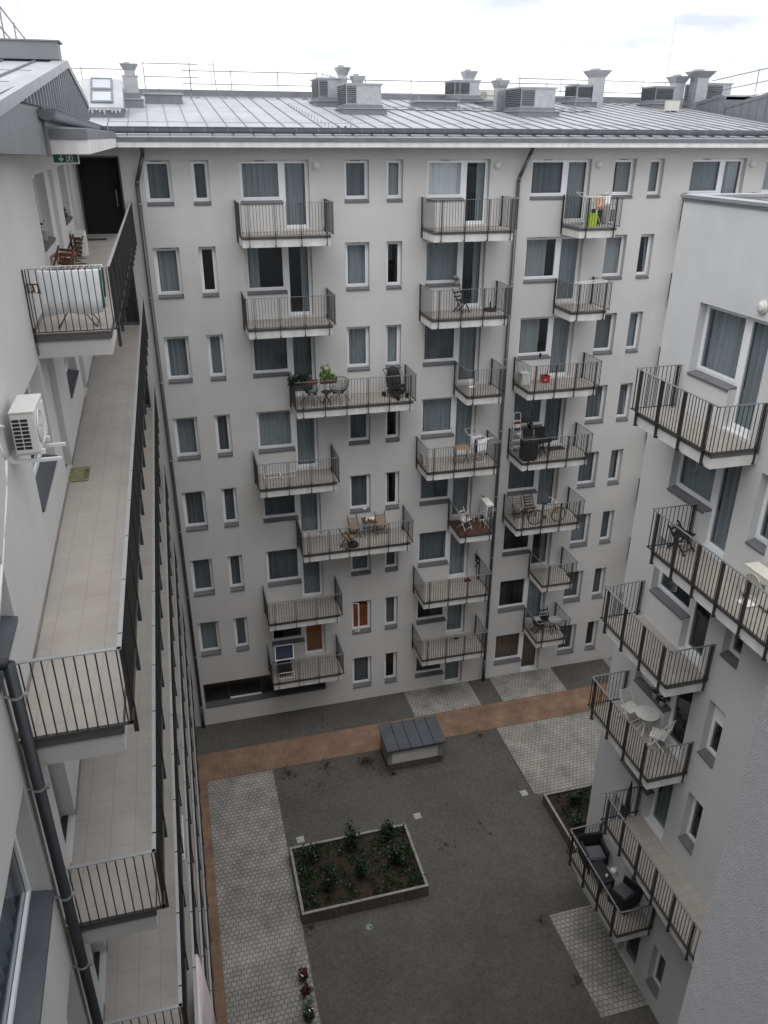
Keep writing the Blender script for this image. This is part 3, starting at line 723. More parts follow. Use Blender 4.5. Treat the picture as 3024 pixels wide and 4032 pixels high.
# condensers
def ac_unit(label, loc, rz, w=.80, h=.55, d=.30, mat='acw', feet=True, group='outdoor air conditioner units', side_grid=True, name='air_conditioner', letters=None):
    """local: back at y=0, fan front at y=-d, x along the width"""
    t = thing(name, label, 'air conditioner', loc, rz, group)
    MB().box(0, w, -d, 0, .0, h).build('casing', mat, t, bevel=.012)
    MB().box(-.006, w + .006, -d - .006, .006, h - .001, h + .018).build('lid', mat, t, bevel=.005)
    fx, fz, fr = w * .36, h * .5, h * .40
    g = MB().ring((fx, -d - .012, fz), fr, .008, (0, 1, 0), 28)
    for rr in (.25, .5, .75): g.ring((fx, -d - .014, fz), fr * rr, .004, (0, 1, 0), 24)
    for i in range(14): a = 2 * PI * i / 14; g.rod((fx + .03 * math.cos(a), -d - .016, fz + .03 * math.sin(a)), (fx + fr * math.cos(a), -d - .014, fz + fr * math.sin(a)), .004, n=4)
    MB().lathe((fx, -d - .001, fz), [(fr, 0), (fr * .98, .004), (.01, .004)], 28, (0, -1, 0)).build('fan_opening', 'louvre' if mat != 'acw' else 'zincl', t)
    g.build('fan_grille', mat, t)
    if side_grid:
        s = MB(); nx, nz = 2, 8
        for i in range(nx):
            for k in range(nz):
                y0 = -d + .085 + i * .095; z0 = .06 + k * (h - .12) / nz; s.box(-.005, .004, y0, y0 + .082, z0, z0 + (h - .12) / nz - .016)
        s.build('side_grille', 'acdark', t)
    MB().box(w - .13, w - .02, -d - .008, -d + .002, .06, h - .06).build('service_panel', mat, t)
    if feet:
        for u in (.12, w - .17): MB().box(u, u + .05, -d - .03, .03, -.06, 0).build('foot', 'whitem' if mat == 'acw' else 'zincl', t)
    return t
ac_unit('beige condenser on the roof ridge beside a louvred ventilation unit', (15.25, 40.2, RZ(40.2) + .06), 0, .8, .45, .35, 'acb', side_grid=False, group=None)
ac_unit('small beige condenser on the roof left of the dark clad cheek, behind the guard rail', (24.15, 36.6, RZ(36.6) + .06), PI, .62, .42, .3, 'acb', side_grid=False, group=None)

# guard rails
def guard_rail(label, pts, posts, z=None, ext=True, H=1.06, foot=True):
    """pts: (x,y) polyline; posts: list of (x,y)"""
    zz = z or (lambda x, y: RZ(y))
    t = thing('guard_rail', label, 'guard rail', (pts[0][0], pts[0][1], zz(*pts[0])))
    o = Vector(t.location); a = MB(); b = MB(); c = MB()
    for k in (1.0, .52, .06):
        a.path([Vector((x, y, zz(x, y) + H * k)) - o for x, y in pts], .02 if k > .1 else .016, 6)
    for x, y in posts:
        p = Vector((x, y, zz(x, y))) - o; b.rod(p, p + Vector((0, 0, H + .06)), .02, n=6)
    a.build('rail', 'steel', t); b.build('post', 'steel', t)
    if foot:
        for (x, y), (x2, y2) in zip(pts, pts[1:]):
            n = max(1, int(math.hypot(x2 - x, y2 - y) / 1.15))
            for i in range(n):
                u = (i + .5) / n; p = Vector((x + (x2 - x) * u, y + (y2 - y) * u, 0)); p.z = zz(p.x, p.y); p -= o
                c = MB(); c.rod(p + Vector((-.07, 0, 0)), p + Vector((0, 0, .1)), .012, n=4).rod(p + Vector((.07, 0, 0)), p + Vector((0, 0, .1)), .012, n=4).box(p.x - .09, p.x + .09, p.y - .09, p.y + .05, p.z, p.z + .015); c.build('foot', 'zinc', t)
    return t
guard_rail('galvanised guard rail on the ridge between the skylight box and the chimney duct', [(-3.3, 40.2), (-.5, 40.2)], [(-2.66, 40.2)], foot=False)
guard_rail('galvanised guard rail with two bars above the low roof box', [(-.1, 40.3), (2.2, 40.3)], [(-.1, 40.3), (1.85, 40.3)], z=lambda x, y: RZ(y) + .25)
guard_rail('long galvanised guard rail across the ridge left of the walkway brackets', [(1.5, 40.3), (7.5, 40.3)], [(1.85, 40.3), (3.63, 40.3), (5.72, 40.3), (7.5, 40.3)])
guard_rail('galvanised guard rail that bends forward round the first ventilation units', [(7.69, 39.9), (7.95, 36.8), (8.95, 36.7), (13.2, 36.8), (17.35, 36.7), (19.0, 36.9)], [(7.69, 39.9), (7.75, 38.4), (7.95, 36.8), (8.93, 36.7), (10.95, 36.7), (13.22, 36.8), (15.34, 36.8), (17.3, 36.7), (18.9, 36.9)])
guard_rail('galvanised guard rail on the ridge in front of the two right-hand ventilation units', [(17.4, 40.2), (26.0, 39.4)], [(17.5, 40.2), (19.6, 40.0), (21.7, 39.8), (23.87, 39.6), (25.3, 39.4)])
guard_rail('galvanised guard rail climbing to the right edge above the dark roof wing', [(27, 38.5), (27, 29.0)], [(27, 35.1), (27, 32.2)], z=lambda x, y: 1.53 + (38.5 - y) * .0722, foot=False)
guard_rail('galvanised guard rail above the dark ridge box at the upper left corner', [(-3.2, 20.5), (-3.2, 28.3)], [(-3.2, 21.6), (-3.2, 23.5), (-3.2, 25.6), (-3.2, 28.1)], z=lambda x, y: 1.73 - (y - 23.67) * .082, foot=False)
# snow-guard spikes and small vents near the gutter
sv = thing('roof_vent', 'two small black mushroom vents and a thin cone near the gutter in mid roof', 'roof vent', (6.1, 29.0, RZ(29)))
MB().lathe((0, 0, 0), [(.02, 0), (.02, .16), (.09, .06), (.09, .03), (.03, .13)], 10).lathe((.22, -.12, 0), [(.02, 0), (.02, .16), (.09, .06), (.09, .03), (.03, .13)], 10).build('mushroom_vent', 'blackm', sv)
MB().rod((.42, -.1, 0), (.40, -.1, .36), .035, .008).build('cone', 'zincl', sv)
sp = MB()
for i in range(15):
    y = 29.3 + i * .55; x = 5.95 - i * .02; sp.rod((x, y, RZ(y)), (x, y, RZ(y) + .14), .012, n=4)
tag(sp.build('snow_guard', 'zinc'), 'row of short spikes on one roof seam running up from the mushroom vents', 'snow guard')
cb = MB(); pts = []
for i in range(60):
    x = 9.2 + i * .17; y = 35.9 + .12 * math.sin(i * .9) + .1 * math.sin(i * .37); pts.append((x, y, RZ(y) + .03))
cb.path(pts, .018, 5); tag(cb.build('roof_cable', 'blackm'), 'loose black cable lying along the feet of the bent guard rail', 'cable')
# lightning rods and aerial
def rod_thing(label, p, h, lean=0., r=.016, name='lightning_rod', cat='lightning rod'):
    mb = MB().rod((0, 0, 0), (lean, 0, h), r, r * .55, 5); o = mb.build(name, 'galv'); o.location = p; return tag(o, label, cat, None)
rod_thing('tall thin lightning rod in the middle of the skyline', (12.36, 40.1, RZ(40)), 2.75, .03)
rod_thing('leaning thin lightning rod above the right end of the roof', (25.35, 40.0, RZ(40)), 3.8, .12)
rod_thing('thin lightning rod behind the dark ridge box at the upper left', (-4.6, 40.0, RZ(40)), 3.5, -.12)
t = thing('aerial', 'spindly aerial mast with small yagi aerials behind the long guard rail', 'aerial', (3.05, 41.4, RZ(41) + .1))
MB().rod((0, 0, 0), (-.08, 0, 1.35), .022).rod((-.2, 0, .25), (-.28, 0, 1.6), .012).build('mast', 'galv', t)
q = MB().rod((-.3, 0, 1.2), (0, 0, 1.2), .012)
for i in range(6): q.rod((-.3 + i * .07, -.14, .5 + .02 * i), (-.3 + i * .07, .14, .5 + .02 * i), .006, n=4)
q.rod((-.35, 0, .5), (.2, 0, .62), .009); q.build('yagi', 'galv', t)

# ------------------------------------------------------------------ LEFT BUILDING with access galleries
WL = (-3.0, 14.0, GZ)
left = thing('gallery_building', 'pale block along the left edge with stacked open access galleries and a clad gable', 'building', WL)
GA = -.90   # outer face of the gallery railings
lops = []; lwin = []; ldoor = []
for r in range(8):
    z0, z1 = SILL(r), HEAD(r) - (.3 if r == 0 else .0); f = FLR(r)
    w_ = [(17.05, 19.1), (22.3, 24.3)] if r == 0 else ([(6.2, 8.35), (11.3, 13.55), (17.05, 19.2), (22.3, 24.3)] if r == 1 else [(4.7, 7.08), (11.3, 13.55), (17.05, 19.2), (22.3, 24.3)])
    d_ = [(19.95, 20.95), (24.95, 26.0)] if r == 0 else ([(14.5, 15.42), (19.95, 20.95), (24.95, 26.0)] if r == 1 else [(8.2, 9.13), (14.5, 15.42), (19.95, 20.95), (24.95, 26.0)])
    for a, b in w_: lops.append((a, b, z0, z1)); lwin.append((a, b, z0, z1, r))
    for a, b in d_: lops.append((a, b, f + .003, z1)); ldoor.append((a, b, f, z1, r))
facade('wall', FL, (-.8, DB - .002, GZ, -.12), lops, .34, 'wall', left, WL)
MB(FL).box(-.8, DB, -1.6, -1.45, GZ, -.3).build('dark_backing_plane', 'dark', left, world=WL)
for a, b, z0, z1, r in lwin: window(FL, left, WL, a, b, z0, z1, 'F' if r else 'N', cm='curtain3' if r > 1 else 'curtain', vent=False, silldark='slate' if r else 'sill')
for a, b, f, z1, r in ldoor:
    fr = MB(FL).box(a, a + .05, -.26, -.18, f + .004, z1).box(b - .075, b, -.30, -.235, f + .004, z1).box(a + .05, b - .075, -.26, -.18, z1 - .05, z1).box(a + .0, b - .0, -.18, -.10, f + .004, f + .03)
    dr = MB(FL).box(a + .05, b - .076, -.25, -.20, f + .031, z1 - .051).build('entrance_door', 'pvc', left, world=WL)
    fr.build('door_frame', 'rubber' if r else 'pvc', dr)
    MB(FL).box(a + .10, a + .13, -.199, -.14, f + .95, f + 1.07).build('door_handle', 'galv', dr)
for r in range(7):
    f = FLR(r); y0 = 13.68 if r == 0 else 7.30
    g = MB().box(-2.62, -1.04, y0, DB - .003, f - .40, f - .055).build('gallery', 'wall', left, world=WL)
    MB().box(-2.0 if r else -2.25, -1.02, y0 - .025, DB - .004, f - .13, f - .020).build('edge_flashing', 'flash', g)
    MB().box(-2.62, -1.025, y0 - .012, DB - .005, f - .019, f).build('floor_tiles', 'tile', g)
    sk = MB(FL); doors = sorted([(a, b) for a, b, _, _, q in ldoor if q == r]); s = y0 + .02
    for a, b in doors + [(DB - .3, DB)]: sk.box(s, a, .003, .014, f + .001, f + .08); s = b
    sk.build('skirting', 'conc', g)
    t, m = MB(), MB()
    xe = -2.24 if r == 0 else -2.04
    n = int((DB - y0 - .3) / 1.18)
    railing(None, [(xe, y0 - .05), (GA - .024, y0 - .05), (GA - .024, DB - .25)], f, t, m, [[.06] if r == 0 else [], [.28 + 1.18 * i for i in range(n + 1)]], foot=False)
    m.build('railing', 'rail', g); t.build('handrail', 'railtop2', g)
    MB().box(-2.0, -1.1, y0 + .05, DB - .1, f - .41, f - .401).build('soffit_board', 'wall', g)
# grey cladding overhang and cladded gable above
MB().prism([(-1.75, 15.72, -.285), (-1.66, 9.5, -.15), (-1.62, 6.5, -.08), (-1.62, 6.5, .36), (-1.66, 9.5, .38), (-1.75, 15.72, .43)], (-1.1, 0, 0)).build('overhang_cladding', 'clad', left, world=WL)
MB().box(-1.749, -1.70, 15.36, 15.72, -.30, .43).box(-1.749, -1.71, 15.30, 15.345, -.29, .425).build('corner_trim', 'clad', left, world=WL)
prof = [(9.0, .12), (21.2, 1.51), (26.2, .86), (27.2, .40)]
rfl = MB().prism([(-1.78, 9.0, -.05)] + [(-1.78, y, z) for y, z in prof] + [(-1.78, 27.2, -.1)], (-16, 0, 0)).build('roof', 'roof', left, world=WL)
gz = lambda y: .12 + (y - 9.0) * .1139 if y < 21.2 else 1.51 - (y - 21.2) * .13
sm = MB(); x = -2.3
while x > -12: sm.prism([(x, 9, .125), (x, 21.2, 1.515), (x, 21.2, 1.55), (x, 9, .155)], (.022, 0, 0)); x -= .65
for y in (14.5, 17.5): sm.box(-12, -1.9, y, y + .03, gz(y) - .01, gz(y + .03) + .006)
sm.build('roof_seam', 'seam', rfl)
rb_ = MB().prism([(-1.79, 11.3, .43), (-1.79, 21.2, 1.46), (-1.79, 26.2, .84), (-1.79, 26.8, .43)], (.02, 0, 0)); y = 11.4
while y < 26.3:
    zt = gz(y) - .06
    if zt > .47: rb_.prism([(-1.779, y, .44), (-1.69, y + .03, .44), (-1.69, y + .15, .44), (-1.779, y + .18, .44)], (0, 0, zt - .44))
    y += .42
ro_ = rb_.build('ribbed_cladding', 'zinc', left, world=WL); ro_.data.materials.append(M['rail'])
for p_ in list(ro_.data.polygons)[:6]: p_.material_index = 1  # valleys between the ribs coloured dark, standing for their shade
vf = MB()
for (ya, za), (yb, zb) in zip(prof[:3], prof[1:3]): vf.prism([(-1.66, ya, za + .03), (-1.66, yb, zb + .03), (-1.66, yb, zb - .12), (-1.66, ya, za - .12)], (-.30 if ya < 20 else -.1, 0, 0))
vf.build('verge_flashing', 'zincl', left, world=WL)
MB().box(-14, -1.80, 20.85, 21.55, 1.52, 1.86).box(-14, -1.74, 20.82, 21.58, 1.861, 1.89).build('ridge_box', 'clad', left, world=WL)
# eave over the top gallery
MB().box(-2.6, XL - .012, 15.62, YE + .1, -.27, -.04).build('eave_fascia', 'white', left, world=WL)
MB().box(-1.76, XL - .004, 15.60, YE - .01, -.039, .12).build('eave_flashing', 'clad', left, world=WL)
MB().prism([(XL - .01, 15.61, .135), (-1.9, 15.61, .17), (-1.9, 15.61, .1), (XL - .01, 15.61, .121)], (0, YE + .5 - 15.61, 0)).build('eave_roof', 'roof', left, world=WL)
gutter((-1.62, 14.9, .40), (-1.62, YE + .52, .30), .16, left, WL, clip=.85)
# blue grey downpipe at the lower left
dp = MB().path([(-2.5, 7.16, -4.72), (-1.97, 7.16, -4.76), (-1.97, 7.16, GZ)], .062, 16).build('downpipe', 'pipe_b', left, True, world=WL)
pc = MB()
for k in range(7):
    for dz in (-.75, -2.0):
        z = -4.76 - 2.957 * k + dz + .35
        pc.rod((-1.97, 7.16, z - .014), (-1.97, 7.16, z + .014), .069, n=16); pc.box(-1.90, -1.86, 7.13, 7.19, z - .016, z + .016); pc.box(-2.12, -2.03, 7.15, 7.17, z - .012, z + .012)
pc.build('pipe_clip', 'clip', dp)
MB(FL).box(7.19, 7.27, .001, .012, GZ, -3.0).build('grey_wall_strip', 'conc', left, world=WL)  # thin grey strip down the wall beside the pipe
# exit sign under the eave
es = thing('exit_sign', 'green emergency exit sign with arrow and running figure under the gallery eave', 'sign', (-1.73, 16.0, -.43))
es.scale = (.68, 1, .80)
MB().box(-.02, .62, 0, .05, 0, .24).build('housing', 'pvc', es)
MB().box(.0, .60, -.004, -.001, .025, .215).build('green_face', 'signg', es)
q = MB(); y = -.010
q.box(.18, .20, y, -.005, .07, .19).prism([(.19, y, .045), (.125, y, .11), (.145, y, .125), (.19, y, .08), (.235, y, .125), (.255, y, .11)], (0, .004, 0))
q.box(.315, .325, y, -.005, .03, .21).box(.315, .47, y, -.005, .205, .21).box(.46, .47, y, -.005, .03, .21)
q.lathe((.405, y, .175), [(.017, 0), (.017, .004)], 10, (0, 1, 0))
for a, b in (((.40, .155), (.385, .10)), ((.385, .10), (.42, .075)), ((.42, .075), (.415, .04)), ((.385, .10), (.36, .065)), ((.36, .065), (.33, .06)), ((.40, .15), (.43, .125)), ((.43, .125), (.445, .14)), ((.40, .15), (.365, .135)), ((.365, .135), (.355, .105))):
    q.bar((a[0], y, a[1]), (b[0], y, b[1]), .004, .018)
q.build('pictogram', 'signw', es)
MB().rod((.1, .025, .24), (.1, .025, .30), .01).rod((.5, .025, .24), (.5, .025, .30), .01).build('hanger', 'whitem', es)
ac_unit('white wall-hung air conditioner with a dark grid side above the left gallery window', (LX(10) + .10, 9.84, -3.53), PI / 2, .76, .52, .28)
bk = tag(MB().box(LX(10) - .01, -1.55, 9.90, 9.94, -3.67, -3.63).box(LX(10) - .01, -1.55, 10.42, 10.46, -3.67, -3.63).box(LX(10) - .0, LX(10) + .03, 9.88, 10.48, -3.64, -3.58).build('wall_bracket', 'whitem'), 'white steel bracket arms carrying the wall-hung air conditioner', 'bracket')
tag(MB().path([(-2.10, 9.72, -3.12), (-2.14, 9.55, -3.05), (-2.15, 9.50, -3.25), (-2.13, 9.62, -3.5), (-2.14, 9.4, -3.75), (-2.13, 8.7, -4.1), (-2.12, 7.6, -4.62)], .022, 8).build('refrigerant_hose', 'whitem', smooth=True), 'white hose looping from the wall-hung air conditioner down the left wall', 'hose')
ac_unit('white air conditioner standing on the top gallery floor behind the folding table', (-2.32, 22.6, FLR(0) + .07), PI / 2)

# doormats
m = thing('doormat', 'olive patterned doormat reading WELCOME outside the left gallery door', 'doormat', (-2.25, 14.5, FLR(1) + .001), 0, 'doormats')
MB().box(0, .37, 0, .74, 0, .012).build('mat', 'mat_', m); MB().box(.275, .28, .02, .72, .0121, .0135).box(.02, .35, .02, .026, .0121, .0135).build('border', 'rubber', m)
def lettering(body, size, mat, parent, loc, rot):
    cu = bpy.data.curves.new('lettering', 'FONT'); cu.body = body; cu.size = size; cu.extrude = .0008; cu.align_x = 'CENTER'; cu.align_y = 'CENTER'
    tmp = bpy.data.objects.new('lettering_curve', cu); COL.objects.link(tmp); bpy.context.view_layer.update()
    me = bpy.data.meshes.new_from_object(tmp.evaluated_get(bpy.context.evaluated_depsgraph_get())); bpy.data.objects.remove(tmp)
    me.name = 'lettering'; me.materials.clear(); me.materials.append(M[mat]); lo = bpy.data.objects.new('lettering', me); COL.objects.link(lo)
    lo.parent = parent; lo.location = loc; lo.rotation_euler = rot; return lo
lettering('WELCOME', .105, 'rubber', m, (.325, .37, .0135), (0, 0, PI / 2))
m = thing('doormat', 'small dark doormat before the dark doorway at the end of the top gallery', 'doormat', (-2.3, 26.8, FLR(0) + .001), 0, 'doormats')
MB().box(0, .55, 0, .42, 0, .012).build('mat', 'matd', m)

# ---- furniture builders (local: front = -y, origin on the floor)
def slat_chair(label, loc, rz, mat='wood', h=.86, group='folding chairs on the balconies', legmat=None, name='folding_chair', nslat=5):
    t = thing(name, label, 'chair', loc, rz, group); w = .42; lm = legmat or mat
    s = MB()
    for i in range(6): y = -.22 + i * .068; s.box(-w / 2, w / 2, y, y + .055, .43, .448)
    s.build('seat', mat, t)
    b = MB()
    for i in range(nslat): z = .52 + i * (h - .54) / nslat; y = .16 + (z - .43) * .28; b.prism([(-w / 2 + .02, y, z), (-w / 2 + .02, y + .014, z), (-w / 2 + .02, y + .028, z + .05), (-w / 2 + .02, y + .014, z + .05)], (w - .04, 0, 0))
    b.build('backrest', mat, t)
    for sg in (-1, 1):
        x = sg * (w / 2 - .012); MB().bar((x, -.26, 0), (x, .30, h), .022, .034).build('leg', lm, t)
        x = sg * (w / 2 - .045); MB().bar((x, .25, 0), (x, -.17, .44), .020, .034).build('leg', lm, t)
    MB().bar((-w / 2 + .02, -.20, .09), (w / 2 - .02, -.20, .09), .02, .02).bar((-w / 2 + .05, .21, .06), (w / 2 - .05, .21, .06), .02, .02).build('stretcher', lm, t)
    return t
def fold_table(label, loc, rz, w=.6, d=.6, h=.72, mat='woodl', lm='blackm', solid=False, group='balcony tables'):
    t = thing('folding_table', label, 'table', loc, rz, group); s = MB()
    if solid: s.box(-w / 2, w / 2, -d / 2, d / 2, h - .03, h)
    else:
        n = 7
        for i in range(n): y = -d / 2 + i * d / n; s.box(-w / 2, w / 2, y, y + d / n - .012, h - .02, h)
        s.box(-w / 2 + .03, -w / 2 + .06, -d / 2, d / 2, h - .045, h - .021).box(w / 2 - .06, w / 2 - .03, -d / 2, d / 2, h - .045, h - .021)
    s.build('tabletop', mat, t)
    for sg in (-1, 1):
        x = sg * (w / 2 - .05)
        MB().bar((x, -d / 2 + .03, 0), (x, d / 2 - .05, h - .03), .018, .022).build('leg', lm, t); MB().bar((x - sg * .025, d / 2 - .03, 0), (x - sg * .025, -d / 2 + .05, h - .03), .018, .022).build('leg', lm, t)
    MB().bar((-w / 2 + .05, 0, h / 2), (w / 2 - .05, 0, h / 2), .015, .015).build('stretcher', lm, t)
    return t
def round_table(label, loc, R=.3, h=.72, mat='wwood', lm='wwood', slats=True, group='balcony tables'):
    t = thing('round_table', label, 'table', loc, .4, group); s = MB()
    if slats:
        n = int(2 * R / .06)
        for i in range(n):
            a, b = -R + i * 2 * R / n, -R + (i + 1) * 2 * R / n - .007; f = lambda y: math.sqrt(max(R * R - y * y, .0004))
            k = 5; ys = [a + (b - a) * j / k for j in range(k + 1)]
            s.prism([(f(y), y, h - .02) for y in ys] + [(-f(y), y, h - .02) for y in reversed(ys)], (0, 0, .02))
        s.box(-.04, .04, -R * .95, R * .95, h - .045, h - .021)
    else: s.lathe((0, 0, 0), [(R, h - .02), (R, h)], 24)
    s.build('tabletop', mat, t)
    for a in (.3, 1.87, 3.44, 5.01):
        MB().bar((.22 * math.cos(a), .22 * math.sin(a), 0), (-.10 * math.cos(a), -.10 * math.sin(a), h - .03), .025, .02).build('leg', lm, t)
    MB().ring((0, 0, .36), .08, .008, (0, 0, 1), 14).build('leg_ring', lm, t)
    return t
def drying_rack(label, loc, rz, w=1.0, d=.5, h=.92, lm='whitem', wings=True):
    t = thing('drying_rack', label, 'drying rack', loc, rz, 'drying racks'); f = MB(); r = .009
    f.path([(-w / 2, -d / 2, h), (w / 2, -d / 2, h), (w / 2, d / 2, h), (-w / 2, d / 2, h), (-w / 2, -d / 2, h)], r)
    if wings:
        for sg in (-1, 1): f.path([(sg * w / 2, -d / 2, h), (sg * (w / 2 + .28), -d / 2, h + .16), (sg * (w / 2 + .28), d / 2, h + .16), (sg * w / 2, d / 2, h)], r)
    f.build('frame', lm if lm == 'whitem' else 'whitem', t); q = MB()
    for i in range(1, 10): x = -w / 2 + w * i / 10; q.rod((x, -d / 2, h), (x, d / 2, h), .004, n=4)
    q.build('wire', 'whitem', t)
    for sg in (-1, 1):
        MB().rod((-w * .32, sg * d * .42, 0), (w * .32, sg * d * .42, h), .010).build('leg', lm, t); MB().rod((w * .32, sg * d * .42, 0), (-w * .32, sg * d * .42, h), .010).build('leg', lm, t)
    MB().rod((-w * .32, -d * .42, .02), (-w * .32, d * .42, .02), .009).rod((w * .32, -d * .42, .02), (w * .32, d * .42, .02), .009).build('stretcher', lm, t)
    return t
def hung_cloth(name, label, mat, x0, x1, y, z0, z1, loc=(0, 0, 0), rz=0, amp=.025, back=.25, cat='laundry', group=None, axis='x', wav=3., kk=.022):
    """sheet hung over a bar: long front drop and a short back drop, with folds"""
    mb = MB(); n = 22; ph = R_.uniform(0, 6); rows = [(z0, -1.), (z0 + (z1 - z0) * .35, -.9), (z0 + (z1 - z0) * .7, -.6), (z1 - .02, -.25), (z1, 0), (z1 - .02, .3), (z1 - back, .9)]
    vs = []
    for z, k in rows:
        for i in range(n + 1):
            u = i / n; x = x0 + (x1 - x0) * u; drop = (z1 - z) / (z1 - z0)
            o = amp * drop * math.sin(u * 2 * PI * wav + ph + drop * 1.3) + k * kk
            zz = z + .02 * drop * math.sin(u * 9 + ph) if z < z1 - .03 else z
            xx = x + (.5 - u) * .02 * drop
            vs.append((xx, y + o, zz) if axis == 'x' else (y - o, xx, zz))
    m = n + 1; fs = [(r * m + i, r * m + i + 1, (r + 1) * m + i + 1, (r + 1) * m + i) for r in range(len(rows) - 1) for i in range(n)]
    mb.add(vs, fs); o = mb.build(name, mat, smooth=True); o.location = loc; o.rotation_euler = (0, 0, rz)
    so_ = o.modifiers.new('thickness', 'SOLIDIFY'); so_.thickness = .006
    return tag(o, label, cat, group)
def pot(label, loc, r=.08, h=.13, mat='potw', leaf='leaf', n=60, lr=.10, lh=.13, size=.06, flowers=0, name='potted_plant', cat='potted plant', group=None):
    t = thing(name, label, cat, loc, 0, group)
    MB().lathe((0, 0, 0), [(r * .75, 0), (r, h), (r * 1.08, h), (r * 1.08, h + .012), (r * .9, h + .012), (r * .88, h - .015)], 14).build('pot', mat, t, True)
    if n:
        MB().leaves((0, 0, h + lh * .8), (lr, lr, lh), n, size, R_).build('leaf_clump', leaf, t)
    if flowers:
        f = MB()
        for _ in range(flowers):
            a = R_.uniform(0, 6.28); q = R_.random() ** .5 * lr; f.lathe((q * math.cos(a), q * math.sin(a), h + lh * 1.3 + R_.uniform(-.03, .05)), [(.004, -.012), (.024, 0), (.012, .014)], 7)
        f.build('flower', 'petal', t)
    return t
def crate_of(label, loc, rz, w, d, h, mat, name, cat):
    t = thing(name, label, cat, loc, rz)
    MB().add([(-w * .42, -d * .42, 0), (w * .42, -d * .42, 0), (w * .42, d * .42, 0), (-w * .42, d * .42, 0), (-w / 2, -d / 2, h), (w / 2, -d / 2, h), (w / 2, d / 2, h), (-w / 2, d / 2, h)], [(0, 1, 2, 3), (0, 1, 5, 4), (1, 2, 6, 5), (2, 3, 7, 6), (3, 0, 4, 7)]).build('body', mat, t)
    q = MB(); q.path([(-w / 2, -d / 2, h), (w / 2, -d / 2, h), (w / 2, d / 2, h), (-w / 2, d / 2, h), (-w / 2, -d / 2, h)], .012).build('rim', mat, t)
    return t

# ---- top gallery furniture
f0 = FLR(0)
drying_rack('drying rack with green legs under a white dotted sheet on the top gallery', (-1.55, 14.22, f0), 0, .95, .55, .93, 'green_m', wings=False)
sh = hung_cloth('bed_sheet', 'white dotted sheet hanging on the drying rack behind the gallery railing', 'dotted', -.49, .46, -.29, .25, .945, (-1.56, 14.2, f0), 0, .016, .2, 'sheet', wav=3.4)
hung_cloth('laundry', 'dark red garment drying beside the white dotted sheet', 'cloth1', .36, .52, -.05, .45, .945, (-1.56, 14.2, f0), 0, .03, .3, group='laundry on the racks')
hung_cloth('laundry', 'teal cloth drying behind the white dotted sheet', 'cloth2', .34, .50, -.16, .30, .945, (-1.56, 14.2, f0), 0, .03, .3, group='laundry on the racks')
fold_table('small folding table with a red top and pale legs on the top gallery', (-2.02, 17.85, f0), 0, .42, .55, .72, 'redtop', 'woodl', True)
slat_chair('dark brown slatted chair nearest the railing end, left of the red-topped table', (-2.06, 16.9, f0), -PI / 2 + .9, 'wood', .95)
slat_chair('dark brown slatted chair behind the red-topped table', (-2.06, 18.9, f0), -PI / 2 + .6, 'wood', .95)
slat_chair('dark brown slatted stool half hidden by the red-topped table', (-1.85, 18.25, f0), PI / 2 + .4, 'wood', .50, nslat=1)
ph_ = thing('peg_hanger', 'dark peg hanger with dangling clips on the end railing of the top gallery', 'peg hanger', (-2.1, 13.85, -2.12))
MB().bar((-.12, 0, 0), (.22, .1, -.04), .02, .02).build('bar', 'wood', ph_)
q = MB()
for i in range(5): x = -.1 + i * .075; q.bar((x, .02 * i, -.01 * i), (x + .01, .02 * i, -.10 - .01 * i), .02, .03).bar((x, .02 * i, -.09 - .01 * i), (x - .02, .02 * i, -.14 - .01 * i), .012, .02).bar((x, .02 * i, -.09 - .01 * i), (x + .03, .02 * i, -.14 - .01 * i), .012, .02)
q.build('clip', 'wood', ph_)
pot('white pot with a slim upright sprig on the left window sill of the top gallery', (LX(18.2) - .10, 18.2, SILL(0) + .05), .09, .20, 'potw', 'leaf2', 8, .04, .12, .06)
pot('white mug beside the white pot on the left window sill of the top gallery', (LX(17.7) - .12, 17.75, SILL(0) + .05), .055, .13, 'potw', n=0, name='mug', cat='mug')
pot('brown potted cactus on the small far window sill of the top gallery', (LX(23.6) - .10, 23.5, SILL(0) + .05), .08, .11, 'pot', 'leaf2', 40, .06, .08, .05)
# pink blanket and rack lower down
hung_cloth('blanket', 'pale pink blanket draped over a gallery handrail low at the left', 'pink', 7.4, 10.15, GA + .03, RAIL(4) - 1.5, RAIL(4) + .035, axis='y', amp=.12, back=.5, cat='blanket', wav=1.5, kk=.11)
dr_ = drying_rack('white wire drying rack standing open behind a gallery railing at the lower left', (-1.14, 13.0, FLR(4)), PI / 2, 1.2, .26, 1.0, 'whitem', False)

# ------------------------------------------------------------------ RIGHT BUILDING
WR = (16.0, 10.0, GZ)
right = thing('apartment_building', 'cooler grey block at the right edge, ending at a sharp corner under a flat parapet', 'building', WR)
RG_ = [('A', 14.05, 15.53, 13.15), ('A', 3.0, 4.5, 2.1)]; RS = [(11.97, 12.56), (9.75, 10.62), (7.6, 8.5), (5.8, 6.4)]
rops = []
for r in range(1, 8):
    z0, z1 = SILL(r), HEAD(r); f = FLR(r) + .06 if r < 7 else GZ + .02
    for _, a, b, d in RG_: rops += [(a, b, z0, z1), (d, a, f, z1)]
    for a, b in RS: rops.append((a, b, z0, z1))
facade('wall', FR, (-.8, 16.75, GZ, -1.2), rops, .40, 'wall_r', right, WR)
MB().box(13.2, 13.3, -.8, 16.6, GZ, -1.25).build('dark_backing_plane', 'dark', right, world=WR)
fl_ = MB()
for r in range(1, 9): fl_.box(11.93, 13.2, -.8, 16.6, FLR(r) - .2, FLR(r) - .06)
fl_.build('interior_floor', 'dark', right, world=WR)
